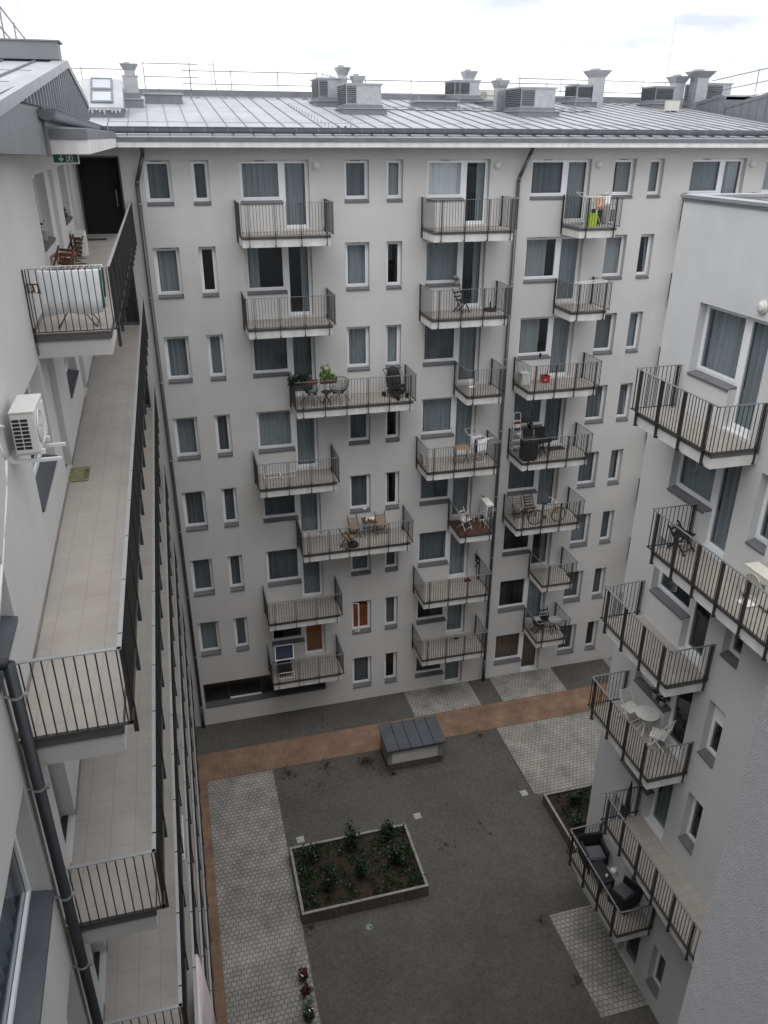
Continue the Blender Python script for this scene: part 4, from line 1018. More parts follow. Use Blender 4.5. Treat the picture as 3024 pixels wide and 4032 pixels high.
MB().quad((XR, 16.75, GZ), (30, 16.75, GZ), (30, 16.75, -1.2), (XR, 16.75, -1.2)).build('end_wall', 'wall_r', right, world=WR)
# coping, inner parapet and roof terrace
MB().box(XR - .06, XR + .36, -.8, 16.81, -1.2, -1.13).box(XR + .36, 30, 16.40, 16.81, -1.2, -1.13).build('coping', 'zincl', right, world=WR)
MB().box(XR - .035, XR + .33, -.8, 16.78, -1.26, -1.201).build('coping_drip', 'clad', right, world=WR)
MB().box(XR + .02, XR + .30, -.8, 16.74, -2.0, -1.21).box(XR + .3, 30, 16.45, 16.74, -2.0, -1.21).build('parapet', 'white', right, world=WR)
MB().box(XR + .3, 30, -.8, 16.45, -2.1, -1.72).build('roof_terrace', 'conc', right, world=WR)
RC = {1: 'F r F', 2: 'F F F', 3: 'N L N', 4: 'N N N', 5: 'F F N', 6: 'N N N', 7: 'N N F'}
for r in range(1, 8):
    z0, z1 = SILL(r), HEAD(r); c = RC[r].split(); f = FLR(r) + .06 if r < 7 else GZ + .02; cm = 'curtain' if r < 3 else 'curtain3'
    for k, (_, a, b, d) in enumerate(RG_):
        window(FR, right, WR, a, b, z0, z1, c[0], cm=cm); bdoor(FR, right, WR, d, a, f, z1, c[1], cm=cm)
    for k, (a, b) in enumerate(RS):
        fr = window(FR, right, WR, a, b, z0, z1, c[2], cm=cm, vent=False)
        if (r, k) == (4, 0):
            q = MB(FR)
            for i in range(12): q.box(a + .06, b - .06, -RD + .002 + .004 * (i % 2), -RD + .02, z1 - .06 - (i + 1) * .045, z1 - .06 - i * .045 - .006)
            q.build('roller_shutter', 'pvc', fr)
wall_lamp(FR, right, WR, 13.52, -3.06)
for r in range(1, 7): balcony(FR, right, WR, *((9.87, 14.33) if r in (2, 5) else (12.74, 15.82)), r, D=1.20)
# ------------------------------------------------------------------ the viewer's own building: roughcast fin at the lower right
WO = (5, -.8, GZ)
own = thing('apartment_building', "near roughcast wall fin at the lower right, part of the viewer's own block", 'building', WO)
MB().box(1.043, 1.9, -.85, 1.0, GZ, 2.2).build('roughcast_fin', 'rough', own, world=WO)
MB().box(-2.1, 11.4, -1.3, -.86, GZ, 4.0).build('wall', 'wall', own, world=WO)

# dark sheet-clad roof cheeks at the right end of the roof
def cheek(name, label, cat, x, base, top):
    y0 = base[0][0]; t = thing(name, label, cat, (x, y0, base[0][1])); o = Vector(t.location)
    P_ = lambda y, z: tuple(Vector((x, y, z)) - o)
    MB().prism([P_(y, z - .15) for y, z in base] + [P_(y, z) for y, z in reversed(top)], (6, 0, 0)).build('cheek', 'clad', t)
    fl = MB()
    for (ya, za), (yb, zb) in zip(top, top[1:]):
        v = [P_(ya, za - .12), P_(yb, zb - .12), P_(yb, zb + .02), P_(ya, za + .02)]; fl.prism([(p[0] - .03, p[1], p[2]) for p in v], (6, 0, 0))
    fl.build('cheek_flashing', 'clad', t)
    q = MB(); n = int(abs(base[-1][0] - y0) / .55)
    for i in range(1, n):
        y = y0 + (base[-1][0] - y0) * i / n; u = i / n
        zb = base[0][1] + (base[-1][1] - base[0][1]) * u
        zt = [za + (zb2 - za) * (y - ya) / (yb - ya) for (ya, za), (yb, zb2) in zip(top, top[1:]) if min(ya, yb) <= y <= max(ya, yb)]
        if zt: q.box(-.014, -.001, y - y0 - .012, y - y0 + .012, zb - o.z, zt[0] - o.z - .13)
    q.build('seam', 'seam', t); return t
cheek('roof_dormer', 'dark sheet-clad dormer cheek below the big flared pipe at the right end of the roof', 'dormer', 26.0, [(38.7, 1.31), (35.75, 1.0)], [(38.7, 1.50), (36.24, 1.87), (35.75, 1.78)])
cheek('roof_wing', 'dark sheet-clad roof wing rising to the right edge above the metal roof', 'roof wing', 26.02, [(35.70, 1.0), (28.5, .1)], [(35.70, 1.42), (32.9, 1.80), (28.5, 2.40)])

# ------------------------------------------------------------------ things on the back building's balconies
F_ = FLR
# top right balcony
drying_rack('white drying rack with a peach cloth on the top right balcony', (15.2, 27.45, F_(0)), 0, .75, .5, .98)
hung_cloth('laundry', 'peach cloth on the drying rack of the top right balcony', 'peach', 15.15, 15.5, 27.3, F_(0) + .55, F_(0) + 1.0, group='laundry on the racks')
hung_cloth('laundry', 'white cloth on the drying rack of the top right balcony', 'linen', 15.5, 15.75, 27.3, F_(0) + .68, F_(0) + 1.0, group='laundry on the racks')
crate_of('lime green bucket under the drying rack of the top right balcony', (15.08, 27.3, F_(0)), 0, .30, .28, .42, 'lime', 'bucket', 'bucket')
crate_of('dark green bin beside the lime bucket on the top right balcony', (15.47, 27.75, F_(0)), 0, .36, .34, .52, 'green_m', 'bin', 'bin')
ac_unit('white air conditioner with dark grid on the floor of the top right balcony', (15.85, 27.45, F_(0) + .07), PI / 2, .7, .55, .28)
# second row
pot('bushy white flowers in a white pot on a window sill in the second row', (10.28, DB - .03, SILL(1) + .04), .09, .13, 'potw', 'leaf', 60, .14, .10, .06, 34, name='flower_pot', cat='flower pot')
slat_chair('thin dark folding chair on the second-row balcony under the white flowers', (10.35, 27.75, F_(1)), .5, 'blackm', .84, legmat='blackm', nslat=2)
t = thing('parasol_base', 'round black parasol base with a short stub on a second-row balcony', 'parasol base', (11.5, 27.75, F_(1)))
MB().lathe((0, 0, 0), [(.27, 0), (.27, .05), (.20, .09), (.06, .11)], 24).build('base', 'blackm', t, True); MB().rod((0, 0, .1), (0, 0, .33), .028, n=10).build('stub', 'blackm', t)
t = thing('clothes_airer', 'white clothes airer rods laid across the small second-row balcony', 'clothes airer', (14.6, 27.0, RAIL(1) + .03))
MB().path([(0, -.3, 0), (1.1, -.3, .06), (1.1, .15, .06), (0, .15, 0), (0, -.3, 0)], .010).path([(.1, -.15, .01), (1.1, -.15, .06)], .006).path([(.1, 0, .01), (1.1, 0, .06)], .006).build('frame', 'whitem', t)
# wide balcony of the third row
def lounge(label, loc, rz):
    t = thing('string_chair', label, 'chair', loc, rz, 'round string chairs'); fr = MB()
    top = []; bot = []
    for i in range(29):
        a = 2 * PI * i / 28; top.append((.38 * math.cos(a), .30 * math.sin(a) + .06, .56 + .30 * (math.sin(a) * .5 + .5) ** 1.3 + (.0 if math.sin(a) > -.2 else -.06)))
        bot.append((.13 * math.cos(a), .10 * math.sin(a) - .02, .34))
    fr.path(top, .014).path(bot, .010)
    fr.build('rim', 'blackm', t); w = MB()
    for i in range(28):
        p, q = Vector(top[i]), Vector(bot[i]); m = (p + q) / 2 + Vector((0, 0, -.07)); w.path([p, m, q], .006, 4)
        p2, q2 = Vector(top[i + 1]), Vector(bot[i]); m = (p2 + q2) / 2 + Vector((0, 0, -.07)); w.path([p2, m, q2], .005, 4)
    w.build('seat_cords', 'blackf', t)
    for sx, sy in ((-1, -1), (1, -1), (-1, 1), (1, 1)):
        MB().path([(sx * .12, sy * .10, .34), (sx * .29, sy * .30 + .03, 0)], .011).build('leg', 'blackm', t)
    return t
lounge('black string chair in shadow at the left of the wide third-row balcony', (4.55, 27.35, F_(2)), .9)
lounge('black string chair with a high round back beside the tall planter', (5.55, 27.3, F_(2)), -.8)
round_table('small round black table between the two string chairs', (5.08, 27.15, F_(2)), .2, .48, 'blackm', 'blackm', False)
def planter_box(label, x0, x1, y, z, leafmat, kind):
    t = thing('planter_box', label, 'planter', (x0, y, z), 0, 'planter boxes on the handrail'); w = x1 - x0
    MB().add([(.02, .02, 0), (w - .02, .02, 0), (w - .02, .16, 0), (.02, .16, 0), (0, 0, .15), (w, 0, .15), (w, .18, .15), (0, .18, .15)], [(0, 1, 2, 3), (0, 1, 5, 4), (1, 2, 6, 5), (2, 3, 7, 6), (3, 0, 4, 7)]).build('box', 'pot', t)
    MB().box(.01, w - .01, .01, .17, .11, .13).build('soil', 'soil', t)
    q = MB()
    if kind == 'tall':
        for i in range(9):
            x = .05 + R_.random() * .28; h = R_.uniform(.3, .62); q.leaves((x, .09, .13 + h * .5), (.04, .05, h * .5), 34, .085, R_)
        q.leaves((.45, .09, .2), (.18, .09, .07), 60, .08, R_)
    else: q.leaves((.1, .08, .24), (.32, .16, .14), 260, .10, R_); q.leaves((-.15, .05, .15), (.2, .12, .16), 120, .10, R_)
    q.build('foliage', leafmat, t)
planter_box('red-brown planter box with fern fronds spilling over the corner of the wide third-row balcony', 4.0, 4.72, 26.80, RAIL(2) - .12, 'leaf2', 'fern')
planter_box('red-brown planter box with a tall pale-green plant on the wide third-row balcony', 4.80, 5.42, 26.80, RAIL(2) - .12, 'leaf3', 'tall')
t = thing('stroller', 'black stroller with its hood up at the right end of the wide third-row balcony', 'stroller', (7.75, 27.35, F_(2)), .5)
MB().lathe((0, .05, .28), [(.10, 0), (.22, .10), (.27, .30), (.27, .52), (.235, .70), (.15, .83), (.04, .88)], 16, (0, .16, 1)).build('rain_cover', 'blackf', t, True)
MB().ring((0, .02, .80), .275, .012, (0, .9, .5), 20).ring((0, .08, .98), .235, .010, (0, .6, .8), 20).build('hood_hoop', 'blackm', t)
MB().prism([(-.22, -.28, .40), (-.22, .25, .36), (-.22, .34, .80), (-.22, .28, .82), (-.22, .16, .48), (-.22, -.28, .52)], (.44, 0, 0)).build('seat', 'blackf', t)
MB().box(-.2, .2, -.25, .25, .14, .30).build('basket', 'blackf', t)
MB().path([(-.24, -.36, .1), (-.24, .1, .62), (-.24, .45, 1.02), (.24, .45, 1.02), (.24, .1, .62), (.24, -.36, .1)], .014).path([(-.24, .36, .1), (-.24, -.05, .62)], .013).path([(.24, .36, .1), (.24, -.05, .62)], .013).build('frame', 'blackm', t)
for sx, sy in ((-.24, -.36), (.24, -.36), (-.26, .36), (.26, .36)):
    MB().lathe((sx, sy, .10), [(.03, -.02), (.10, -.018), (.10, .018), (.03, .02)], 14, (1, 0, 0)).build('wheel', 'tyre', t)
# third row small balcony and red bucket
hung_cloth('cloth', 'crumpled white cloth on the floor of the small third-row balcony', 'linen', -.16, .16, 0, .01, .10, (10.95, 27.75, F_(2)), .3, .05, .05, 'cloth')
t = crate_of('red bucket with a mop handle on a third-row balcony', (14.05, 27.78, F_(2)), 0, .30, .30, .28, 'red', 'bucket', 'bucket')
MB().rod((.02, 0, .1), (.16, .1, .66), .014).build('mop_handle', 'blackm', t)
MB().box(-.08, .02, -.139, -.137, .12, .2).build('sticker', 'potw', t)
pot('tiny black pot on a third-row window sill', (13.95, DB - .02, SILL(2) + .04), .05, .10, 'blackm', 'leaf', 10, .03, .05, .04)
t = thing('storage_box', 'low white box against the left railing of a third-row balcony', 'box', (13.15, 27.95, F_(2))); MB().box(-.15, .2, -.3, .1, 0, .42).build('box', 'acw', t, bevel=.01); MB().box(-.16, .21, -.31, .11, .421, .45).build('lid', 'potw', t)
# fourth row
fold_table('wooden folding table on a fourth-row balcony beside a rack of laundry', (10.45, 27.3, F_(3)), 0, .62, .5, .72, 'woodl', 'blackm')
drying_rack('white drying rack full of laundry at the right end of a fourth-row balcony', (11.25, 27.5, F_(3)), PI / 2 + .2, .8, .5, 1.0)
for i, (mt, la) in enumerate((('linen', 'white towel'), ('cloth1', 'dark plum garment'), ('linen', 'white shirt'))):
    hung_cloth('laundry', la + (' nearest the railing' if i == 0 else ' at the back' if i == 2 else ' in the middle') + ' of the fourth-row drying rack', mt, -.22, .22, -.25 + i * .22, .38, 1.005, (11.25, 27.45, F_(3)), .2, .02, .4, group='laundry on the racks')
pot('white pot with a short twig on a fourth-row window sill', (10.33, DB - .01, SILL(3) + .04), .055, .12, 'potw', 'leaf', 12, .02, .12, .04)
t = thing('folded_sheet', 'white folded board leaning in the left corner of a fourth-row balcony', 'board', (9.1, 27.75, F_(3))); MB().prism([(-.1, -.2, 0), (.0, -.2, 0), (-.12, -.2, .45), (-.16, -.2, .45)], (0, .4, 0)).build('board', 'acw', t)
t = thing('step_ladder', 'white step ladder folded against the wall of a fourth-row balcony', 'ladder', (13.12, 27.9, F_(3)))
MB().path([(-.19, 0, 0), (-.14, .18, 1.62), (-.10, .19, 1.68), (.10, .19, 1.68), (.14, .18, 1.62), (.19, 0, 0)], .016).build('frame', 'whitem', t)
q = MB()
for k in range(5): z = .25 + .27 * k; q.box(-.18 + .006 * k, .18 - .006 * k, z * .11 - .05, z * .11 + .05, z, z + .02)
q.build('step', 'whitem', t)
t = thing('pink_box', 'small white and pink box on the top steps of the white ladder', 'box', (13.12, 27.97, F_(3) + 1.08)); MB().box(-.1, .1, -.05, .05, 0, .16).build('box', 'potw', t, bevel=.01); MB().box(-.101, .101, -.055, .052, .161, .21).build('lid', 'red', t)
for x, w_ in ((13.68, 'left'), (14.22, 'right')):
    t = thing('padded_chair', 'black padded chair, the %s one of the pair under the dark fourth-row window' % w_, 'chair', (x, 27.85, F_(3)), .05, 'black padded chairs')
    MB().box(-.23, .23, -.22, .22, .40, .50).build('seat', 'blackf', t, bevel=.03); MB().prism([(-.22, .16, .50), (-.22, .24, .50), (-.22, .30, .95), (-.22, .22, .97)], (.44, 0, 0)).build('backrest', 'blackf', t, bevel=.02)
    for sx in (-1, 1):
        for sy in (-1, 1): MB().rod((sx * .19, sy * .18, .40), (sx * .21, sy * .21, 0), .014).build('leg', 'blackm', t)
round_table('round black table before the two black padded chairs', (14.0, 27.3, F_(3)), .36, .72, 'blackm', 'blackm', False)
t = thing('doormat', 'dark rectangular doormat by the door of the fourth-row balcony with black chairs', 'doormat', (14.55, 27.75, F_(3) + .001), 0, 'doormats'); MB().box(0, .75, 0, .42, 0, .014).build('mat', 'matd', t)
t = thing('barbecue', 'black covered barbecue in the left corner of the fourth-row balcony with black chairs', 'barbecue', (13.25, 27.05, F_(3)))
MB().box(-.3, .3, -.22, .22, .05, .78).build('cover', 'blackf', t, bevel=.03); MB().lathe((-.3, 0, .78), [(.2, 0), (.2, .6)], 14, (1, 0, 0)).build('lid', 'blackf', t, True)
pot('dark trailing plant on the fourth-row window sill above the black chairs', (13.75, DB - .03, SILL(3) + .04), .07, .10, 'blackm', 'leaf', 60, .15, .08, .06)
drying_rack_flat = thing('folded_airer', 'white airer folded flat on the floor of a left-hand fourth-row balcony', 'drying rack', (3.3, 27.85, F_(3) + .03), -.05)
q = MB()
for x0, x1 in ((-.6, .02), (.04, .6)): q.path([(x0, -.22, 0), (x1, -.22, .03), (x1, .22, .03), (x0, .22, 0), (x0, -.22, 0)], .012)
q.build('frame', 'whitem', drying_rack_flat); q = MB()
for i in range(11): x = -.55 + i * .11; q.rod((x, -.22, .012), (x, .22, .012), .004, n=4)
q.build('wire', 'whitem', drying_rack_flat)
# fifth row
slat_chair('wooden folding chair left of the small table on the wide fifth-row balcony', (6.18, 27.82, F_(4)), .1, 'woodl', .86, legmat='blackm', nslat=2)
slat_chair('wooden folding chair right of the small table on the wide fifth-row balcony', (7.32, 27.86, F_(4)), -.05, 'woodl', .86, legmat='blackm', nslat=2)
slat_chair('wooden folding chair turned sideways at the railing of the wide fifth-row balcony', (5.72, 27.0, F_(4)), PI - 1.0, 'woodl', .86, legmat='blackm', nslat=2)
tt = fold_table('slatted folding table with white cups on the wide fifth-row balcony', (6.78, 27.72, F_(4)), 0, .55, .55, .72, 'wood', 'blackm')
for i, (x, y) in enumerate(((6.65, 27.62), (6.83, 27.7), (6.72, 27.8), (6.93, 27.62))):
    o = MB().lathe((0, 0, 0), [(.028, 0), (.042, .08), (.036, .078), (.022, .01)], 12).build('cup', 'potw', smooth=True); o.location = (x, y, F_(4) + .721)
    tag(o, 'white cup on the slatted table of the fifth-row balcony', 'cup', 'white cups on the slatted table')
o = MB().box(-.12, .12, -.08, .08, 0, .02).build('tray', 'potw', bevel=.006); o.location = (6.92, 27.85, F_(4) + .721); tag(o, 'small white tray at the back of the slatted fifth-row table', 'tray')
t = thing('bag', 'black soft bag on the floor below the sideways folding chair', 'bag', (5.95, 26.98, F_(4))); MB().lathe((0, 0, 0), [(.16, 0), (.22, .07), (.2, .15), (.08, .2)], 12).build('bag', 'blackf', t, True); MB().path([(-.1, 0, .18), (-.05, 0, .28), (.05, 0, .28), (.1, 0, .18)], .01).build('strap', 'blackf', t)
t = thing('ornament', 'white teapot ornament on a fifth-row window sill', 'ornament', (6.72, DB + .03, SILL(4) + .05)); MB().lathe((0, 0, 0), [(.04, 0), (.075, .05), (.05, .1), (.015, .12)], 12).build('body', 'potw', t, True); MB().path([(-.06, 0, .05), (-.12, 0, .09)], .013).ring((.08, 0, .06), .035, .008, (0, 1, 0), 12).build('spout', 'potw', t)
slat_chair('white folding chair on the small fifth-row balcony with a dark red deck', (10.78, 27.35, F_(4)), .5, 'wwood', .86, nslat=2)
ac_unit('white air conditioner on legs at the right end of the small fifth-row balcony', (11.66, 27.15, F_(4) + .42), PI / 2, .75, .62, .30)
q = tag(MB().path([(11.40, 27.18, F_(4)), (11.40, 27.18, F_(4) + .40), (11.62, 27.18, F_(4) + .40), (11.62, 27.18, F_(4))], .016).path([(11.40, 27.85, F_(4)), (11.40, 27.85, F_(4) + .40), (11.62, 27.85, F_(4) + .40), (11.62, 27.85, F_(4))], .016).build('stand', 'whitem'), 'white steel stand below the air conditioner of the small fifth-row balcony', 'stand')
slat_chair('grey folding chair at the left of the fifth-row balcony with a bicycle', (13.36, 27.8, F_(4)), -.1, 'conc', .86, legmat='blackm', nslat=3)
slat_chair('brown folding chair beside the door of the fifth-row balcony with a bicycle', (13.92, 27.82, F_(4)), .05, 'wood', .90, legmat='blackm', nslat=3)
bt = thing('bicycle', 'pale town bicycle leaning along the railing of a fifth-row balcony', 'bicycle', (14.35, 26.98, F_(4)), .02)
for x in (-.55, .52):
    w = MB().ring((x, 0, .335), .325, .018, (0, 1, 0), 30).build('wheel', 'tyre', bt); r_ = MB().ring((x, 0, .335), .30, .008, (0, 1, 0), 26)
    for i in range(14): a = 2 * PI * i / 14; r_.rod((x, 0, .335), (x + .3 * math.cos(a), 0, .335 + .3 * math.sin(a)), .0025, n=3)
    r_.build('rim', 'galv', w)
MB().path([(-.55, 0, .335), (-.12, 0, .30), (.30, 0, .72), (-.20, 0, .78), (-.12, 0, .30)], .018).path([(-.55, 0, .335), (-.20, 0, .76)], .012).path([(.52, 0, .335), (.40, 0, .62), (.30, 0, .92)], .016).build('frame', 'bikef', bt)
MB().path([(.30, 0, .92), (.28, 0, 1.02), (.24, .24, 1.05), (.14, .28, 1.04)], .013).path([(.28, 0, 1.02), (.24, -.24, 1.05), (.14, -.28, 1.04)], .013).build('handlebar', 'potw', bt)
MB().box(-.32, -.08, -.07, .07, .90, .95).rod((-.2, 0, .78), (-.21, 0, .9), .012).build('saddle', 'blackf', bt)
MB().lathe((-.12, 0, .30), [(.09, -.01), (.09, .01)], 18, (0, 1, 0)).bar((-.12, .05, .30), (-.02, .05, .16), .02, .015).bar((-.12, -.05, .30), (-.22, -.05, .44), .02, .015).build('crank', 'blackm', bt)
bt2 = thing('broom', 'broom with a long reddish handle leaning behind the bicycle', 'broom', (15.15, 27.75, F_(4))); MB().rod((0, 0, .25), (.08, .25, 1.55), .014).build('handle', 'peach', bt2); MB().prism([(-.15, -.03, 0), (.15, -.03, 0), (.06, -.01, .3), (-.06, -.01, .3)], (0, .05, 0)).build('bristles', 'woodl', bt2)
# sixth and seventh rows
t = thing('hand_mop', 'dark upright mop by the right railing of the sixth-row middle balcony', 'mop', (11.72, 28.0, F_(5))); MB().rod((0, 0, .2), (.0, .1, 1.42), .014).build('handle', 'blackm', t); MB().leaves((0, .05, .95), (.05, .05, .3), 30, .12, R_).build('mop_head', 'blackf', t)
t = thing('toy', 'small red and dark toy on the floor of the sixth-row middle balcony', 'toy', (11.3, 27.95, F_(5))); MB().box(-.12, .10, -.06, .06, .04, .14).build('body', 'red', t, bevel=.02); MB().lathe((-.08, 0, .05), [(.05, -.08), (.05, .08)], 12, (0, 1, 0)).lathe((.08, 0, .05), [(.05, -.08), (.05, .08)], 12, (0, 1, 0)).build('wheel', 'tyre', t)
t = thing('shoe', 'dark shoe left on the floor of the lowest middle balcony', 'shoe', (10.9, 27.9, F_(6))); MB().prism([(-.13, -.05, 0), (.13, -.05, 0), (.13, -.05, .04), (-.02, -.05, .10), (-.13, -.05, .09)], (0, .09, 0)).build('shoe', 'blackf', t, bevel=.015)
slat_chair('dark folding chair facing out on the lowest right-hand balcony', (15.25, 27.85, F_(6)), .0, 'blackm', .88, nslat=2)
slat_chair('dark folding chair at the left of the round glass table on the lowest right-hand balcony', (14.7, 27.5, F_(6)), PI / 2, 'blackm', .86, nslat=2)
round_table('round glass-topped table on the lowest right-hand balcony', (15.42, 27.25, F_(6)), .30, .72, 'tin', 'blackm', False)
t = thing('bird', 'small grey bird perched on the left railing corner of the lowest right-hand balcony', 'bird', (14.32, 27.75, RAIL(6) + .01), .4)
bm_ = MB().lathe((0, 0, .075), [(.008, -.09), (.03, -.05), (.042, 0), (.034, .045), (.02, .075)], 10, (1, 0, .35)).lathe((.075, 0, .125), [(.01, -.025), (.024, 0), (.012, .022), (.003, .045)], 8, (1, 0, 0)).prism([(-.07, -.02, .05), (-.17, -.025, .03), (-.17, .025, .03), (-.07, .02, .05)], (0, 0, .008)).rod((0, .012, .04), (0, .012, 0), .003, n=4).rod((0, -.012, .04), (0, -.012, 0), .003, n=4)
bm_.build('body', 'flash', t, True)
t = thing('sling_lounger', 'navy sling lounger with a white frame folded up on the lowest left-hand balcony', 'lounger', (2.95, 27.2, F_(6)))
MB().prism([(-.36, -.12, .95), (.36, -.12, .95), (.42, .28, 1.28), (-.30, .28, 1.28)], (0, .012, .02)).build('sling', 'navy', t)
MB().path([(-.38, -.16, .92), (.38, -.16, .92), (.44, .32, 1.31), (-.32, .32, 1.31), (-.38, -.16, .92)], .018).path([(-.38, -.16, .92), (-.3, .3, .02)], .016).path([(.38, -.16, .92), (.3, .3, .02)], .016).path([(-.3, -.25, .03), (.35, -.25, .03), (.35, -.25, .3), (-.3, -.25, .3), (-.3, -.25, .03)], .016).build('frame', 'whitem', t)
MB().box(-.28, .28, -.12, .22, .12, .62).build('lower_sling', 'blackf', t, bevel=.02)

# ------------------------------------------------------------------ things on the right building's balconies
slat_chair('white slatted folding chair behind the round white table', (11.12, 14.98, F_(4)), .25, 'wwood', .90, group='white garden chairs', nslat=5)
slat_chair('white slatted folding chair in front of the round white table, back to the viewer', (11.28, 13.78, F_(4)), PI + .75, 'wwood', .90, group='white garden chairs', nslat=5)
round_table('round white slatted garden table between two white chairs', (11.22, 14.34, F_(4)), .32, .72, 'wwood', 'wwood')
pot('white pot with a dark plant on the right sill by the white chairs, nearer one', (XR + .06, 14.28, SILL(4) + .05), .085, .15, 'potw', 'leaf', 60, .12, .10, .06)
pot('white pot with a dark plant on the right sill by the white chairs, farther one', (XR + .06, 14.62, SILL(4) + .05), .085, .15, 'potw', 'leaf', 60, .10, .10, .06)
def armchair(label, loc, rz):
    t = thing('rattan_armchair', label, 'armchair', loc, rz, 'black rattan armchairs')
    MB().box(-.30, .30, -.30, .30, .06, .30).build('base', 'rattan', t, bevel=.02)
    MB().prism([(-.37, .24, .06), (-.37, .33, .06), (-.37, .38, .78), (-.37, .29, .78)], (.74, 0, 0)).build('backrest', 'rattan', t, bevel=.02)
    for sg in (-1, 1): MB().box(*sorted((sg * .302, sg * .38)), -.33, .26, .06, .60).build('armrest', 'rattan', t, bevel=.02)
    MB().box(-.285, .285, -.32, .20, .302, .40).build('cushion', 'cush', t, bevel=.035)
    MB().box(-.34, -.29, -.30, -.25, 0, .06).box(.29, .34, -.30, -.25, 0, .06).box(-.34, -.29, .25, .30, 0, .06).box(.29, .34, .25, .30, 0, .06).build('foot', 'blackm', t)
armchair('black rattan armchair with grey cushion at the far end of the lowest right balcony', (10.98, 15.35, F_(6)), -.12)
armchair('black rattan armchair with grey cushion at the near end of the lowest right balcony', (11.12, 13.72, F_(6)), PI + .35)
t = thing('rattan_table', 'low black rattan coffee table between the two rattan armchairs', 'coffee table', (10.80, 14.55, F_(6)))
MB().box(-.24, .24, -.40, .40, .36, .44).build('tabletop', 'rattan', t, bevel=.01)
for sx in (-1, 1):
    for sy in (-1, 1): MB().box(sx * .20 - .03, sx * .20 + .03, sy * .36 - .03, sy * .36 + .03, 0, .36).build('leg', 'rattan', t)
pot('small white flowers in a glass on the black rattan coffee table', (10.84, 14.32, F_(6) + .441), .03, .05, 'potw', 'leaf', 12, .03, .03, .03, 7, name='flower_vase', cat='vase')
t = thing('watering_can', 'pale watering can on the floor beside the black coffee table', 'watering can', (11.36, 14.72, F_(6)))
MB().lathe((0, 0, 0), [(.10, 0), (.11, .02), (.10, .15), (.06, .18)], 14).build('body', 'potw', t, True); MB().path([(-.08, .03, .06), (-.2, .1, .2)], .016).path([(.09, 0, .13), (.12, 0, .2), (0, 0, .24)], .012).build('spout', 'potw', t)
t = thing('folded_parasol', 'folded dark parasol at the far end of a wide lower right balcony', 'parasol', (10.92, 14.05, F_(5))); MB().rod((0, 0, 0), (.02, .05, 1.5), .018).build('pole', 'blackm', t); MB().lathe((.01, .02, .45), [(.10, 0), (.07, .3), (.05, .8), (.015, 1.08)], 9, (.013, .033, 1)).build('canopy', 'blackf', t)
slat_chair('low dark folding stool at the far end of the wide upper right balcony', (11.0, 14.0, F_(2)), .4, 'blackm', .62, nslat=1)
at = ac_unit('beige air conditioner on the floor of the wide upper right balcony', (11.44, 12.0, F_(2) + .07), -PI / 2, .95, .62, .34, 'acb')
lettering('HE', .15, 'blackm', at, (.62, -.352, .44), (PI / 2, 0, 0))
t = thing('tray', 'white tray by the feet of the beige air conditioner on the right balcony', 'tray', (10.98, 11.55, F_(2) + .003)); MB().box(-.16, .16, -.14, .14, 0, .02).build('tray', 'potw', t); MB().path([(-.16, -.14, .03), (.16, -.14, .03), (.16, .14, .03), (-.16, .14, .03), (-.16, -.14, .03)], .012).build('rim', 'potw', t)

# ------------------------------------------------------------------ courtyard
def planter(name, label, x0, x1, y0, y1, h, w=.09, sides=None):
    t = thing(name, label, 'planter', (x0, y0, GZ), 0, 'raised planting beds'); a, b = x1 - x0, y1 - y0
    q = MB()
    n = int(a / .49)
    for i in range(n):
        u, v = a * i / n + .004, a * (i + 1) / n - .004; q.box(u, v, 0, w, -.05, h - .01).box(u, v, b - w, b, -.05, h - .01)
    n = int(b / .49)
    for i in range(n):
        u, v = w + (b - 2 * w) * i / n + .004, w + (b - 2 * w) * (i + 1) / n - .004; q.box(0, w, u, v, -.05, h - .01).box(a - w, a, u, v, -.05, h - .01)
    q.build('edging', 'concd', t)
    MB().box(0, a, -.002, w, h - .009, h).box(0, a, b - w, b + .002, h - .009, h).box(-.002, w, w, b - w, h - .009, h).box(a - w, a + .002, w, b - w, h - .009, h).build('rim', 'conc', t)
    s = MB(); nx, ny = 26, 18; vs = []
    for j in range(ny + 1):
        for i in range(nx + 1): vs.append((w + (a - 2 * w) * i / nx, w + (b - 2 * w) * j / ny, h - .13 + R_.gauss(0, .022) + .05 * math.sin(i * .6) * math.sin(j * .7)))
    s.add(vs, [(j * (nx + 1) + i, j * (nx + 1) + i + 1, (j + 1) * (nx + 1) + i + 1, (j + 1) * (nx + 1) + i) for j in range(ny) for i in range(nx)])
    s.build('soil', 'soil', t, True); return t
H1 = .5
planter('planting_bed', 'raised rectangular planting bed with concrete edging in the middle of the courtyard', 1.95, 6.29, 17.48, 20.27, H1)
def shrub(label, x, y, z, h, w, group, mat='leaf', n=420):
    t = thing('shrub', label, 'shrub', (x, y, z), R_.uniform(0, 6), group); s = MB(); q = MB()
    for i in range(7):
        a = R_.uniform(0, 6.28); e = Vector((math.cos(a) * w * R_.uniform(.3, .9), math.sin(a) * w * R_.uniform(.3, .9), h * R_.uniform(.55, 1.0)))
        s.rod((0, 0, 0), e, .014, .005, 5)
        for k in range(4):
            p = e * (.45 + .18 * k) + Vector((R_.gauss(0, .05), R_.gauss(0, .05), R_.gauss(0, .05))); q.leaves(p, (.13, .13, .15), n // 28, .085, R_, 1, .4)
    s.build('stem', 'stem', t); q.build('foliage', mat, t); return t
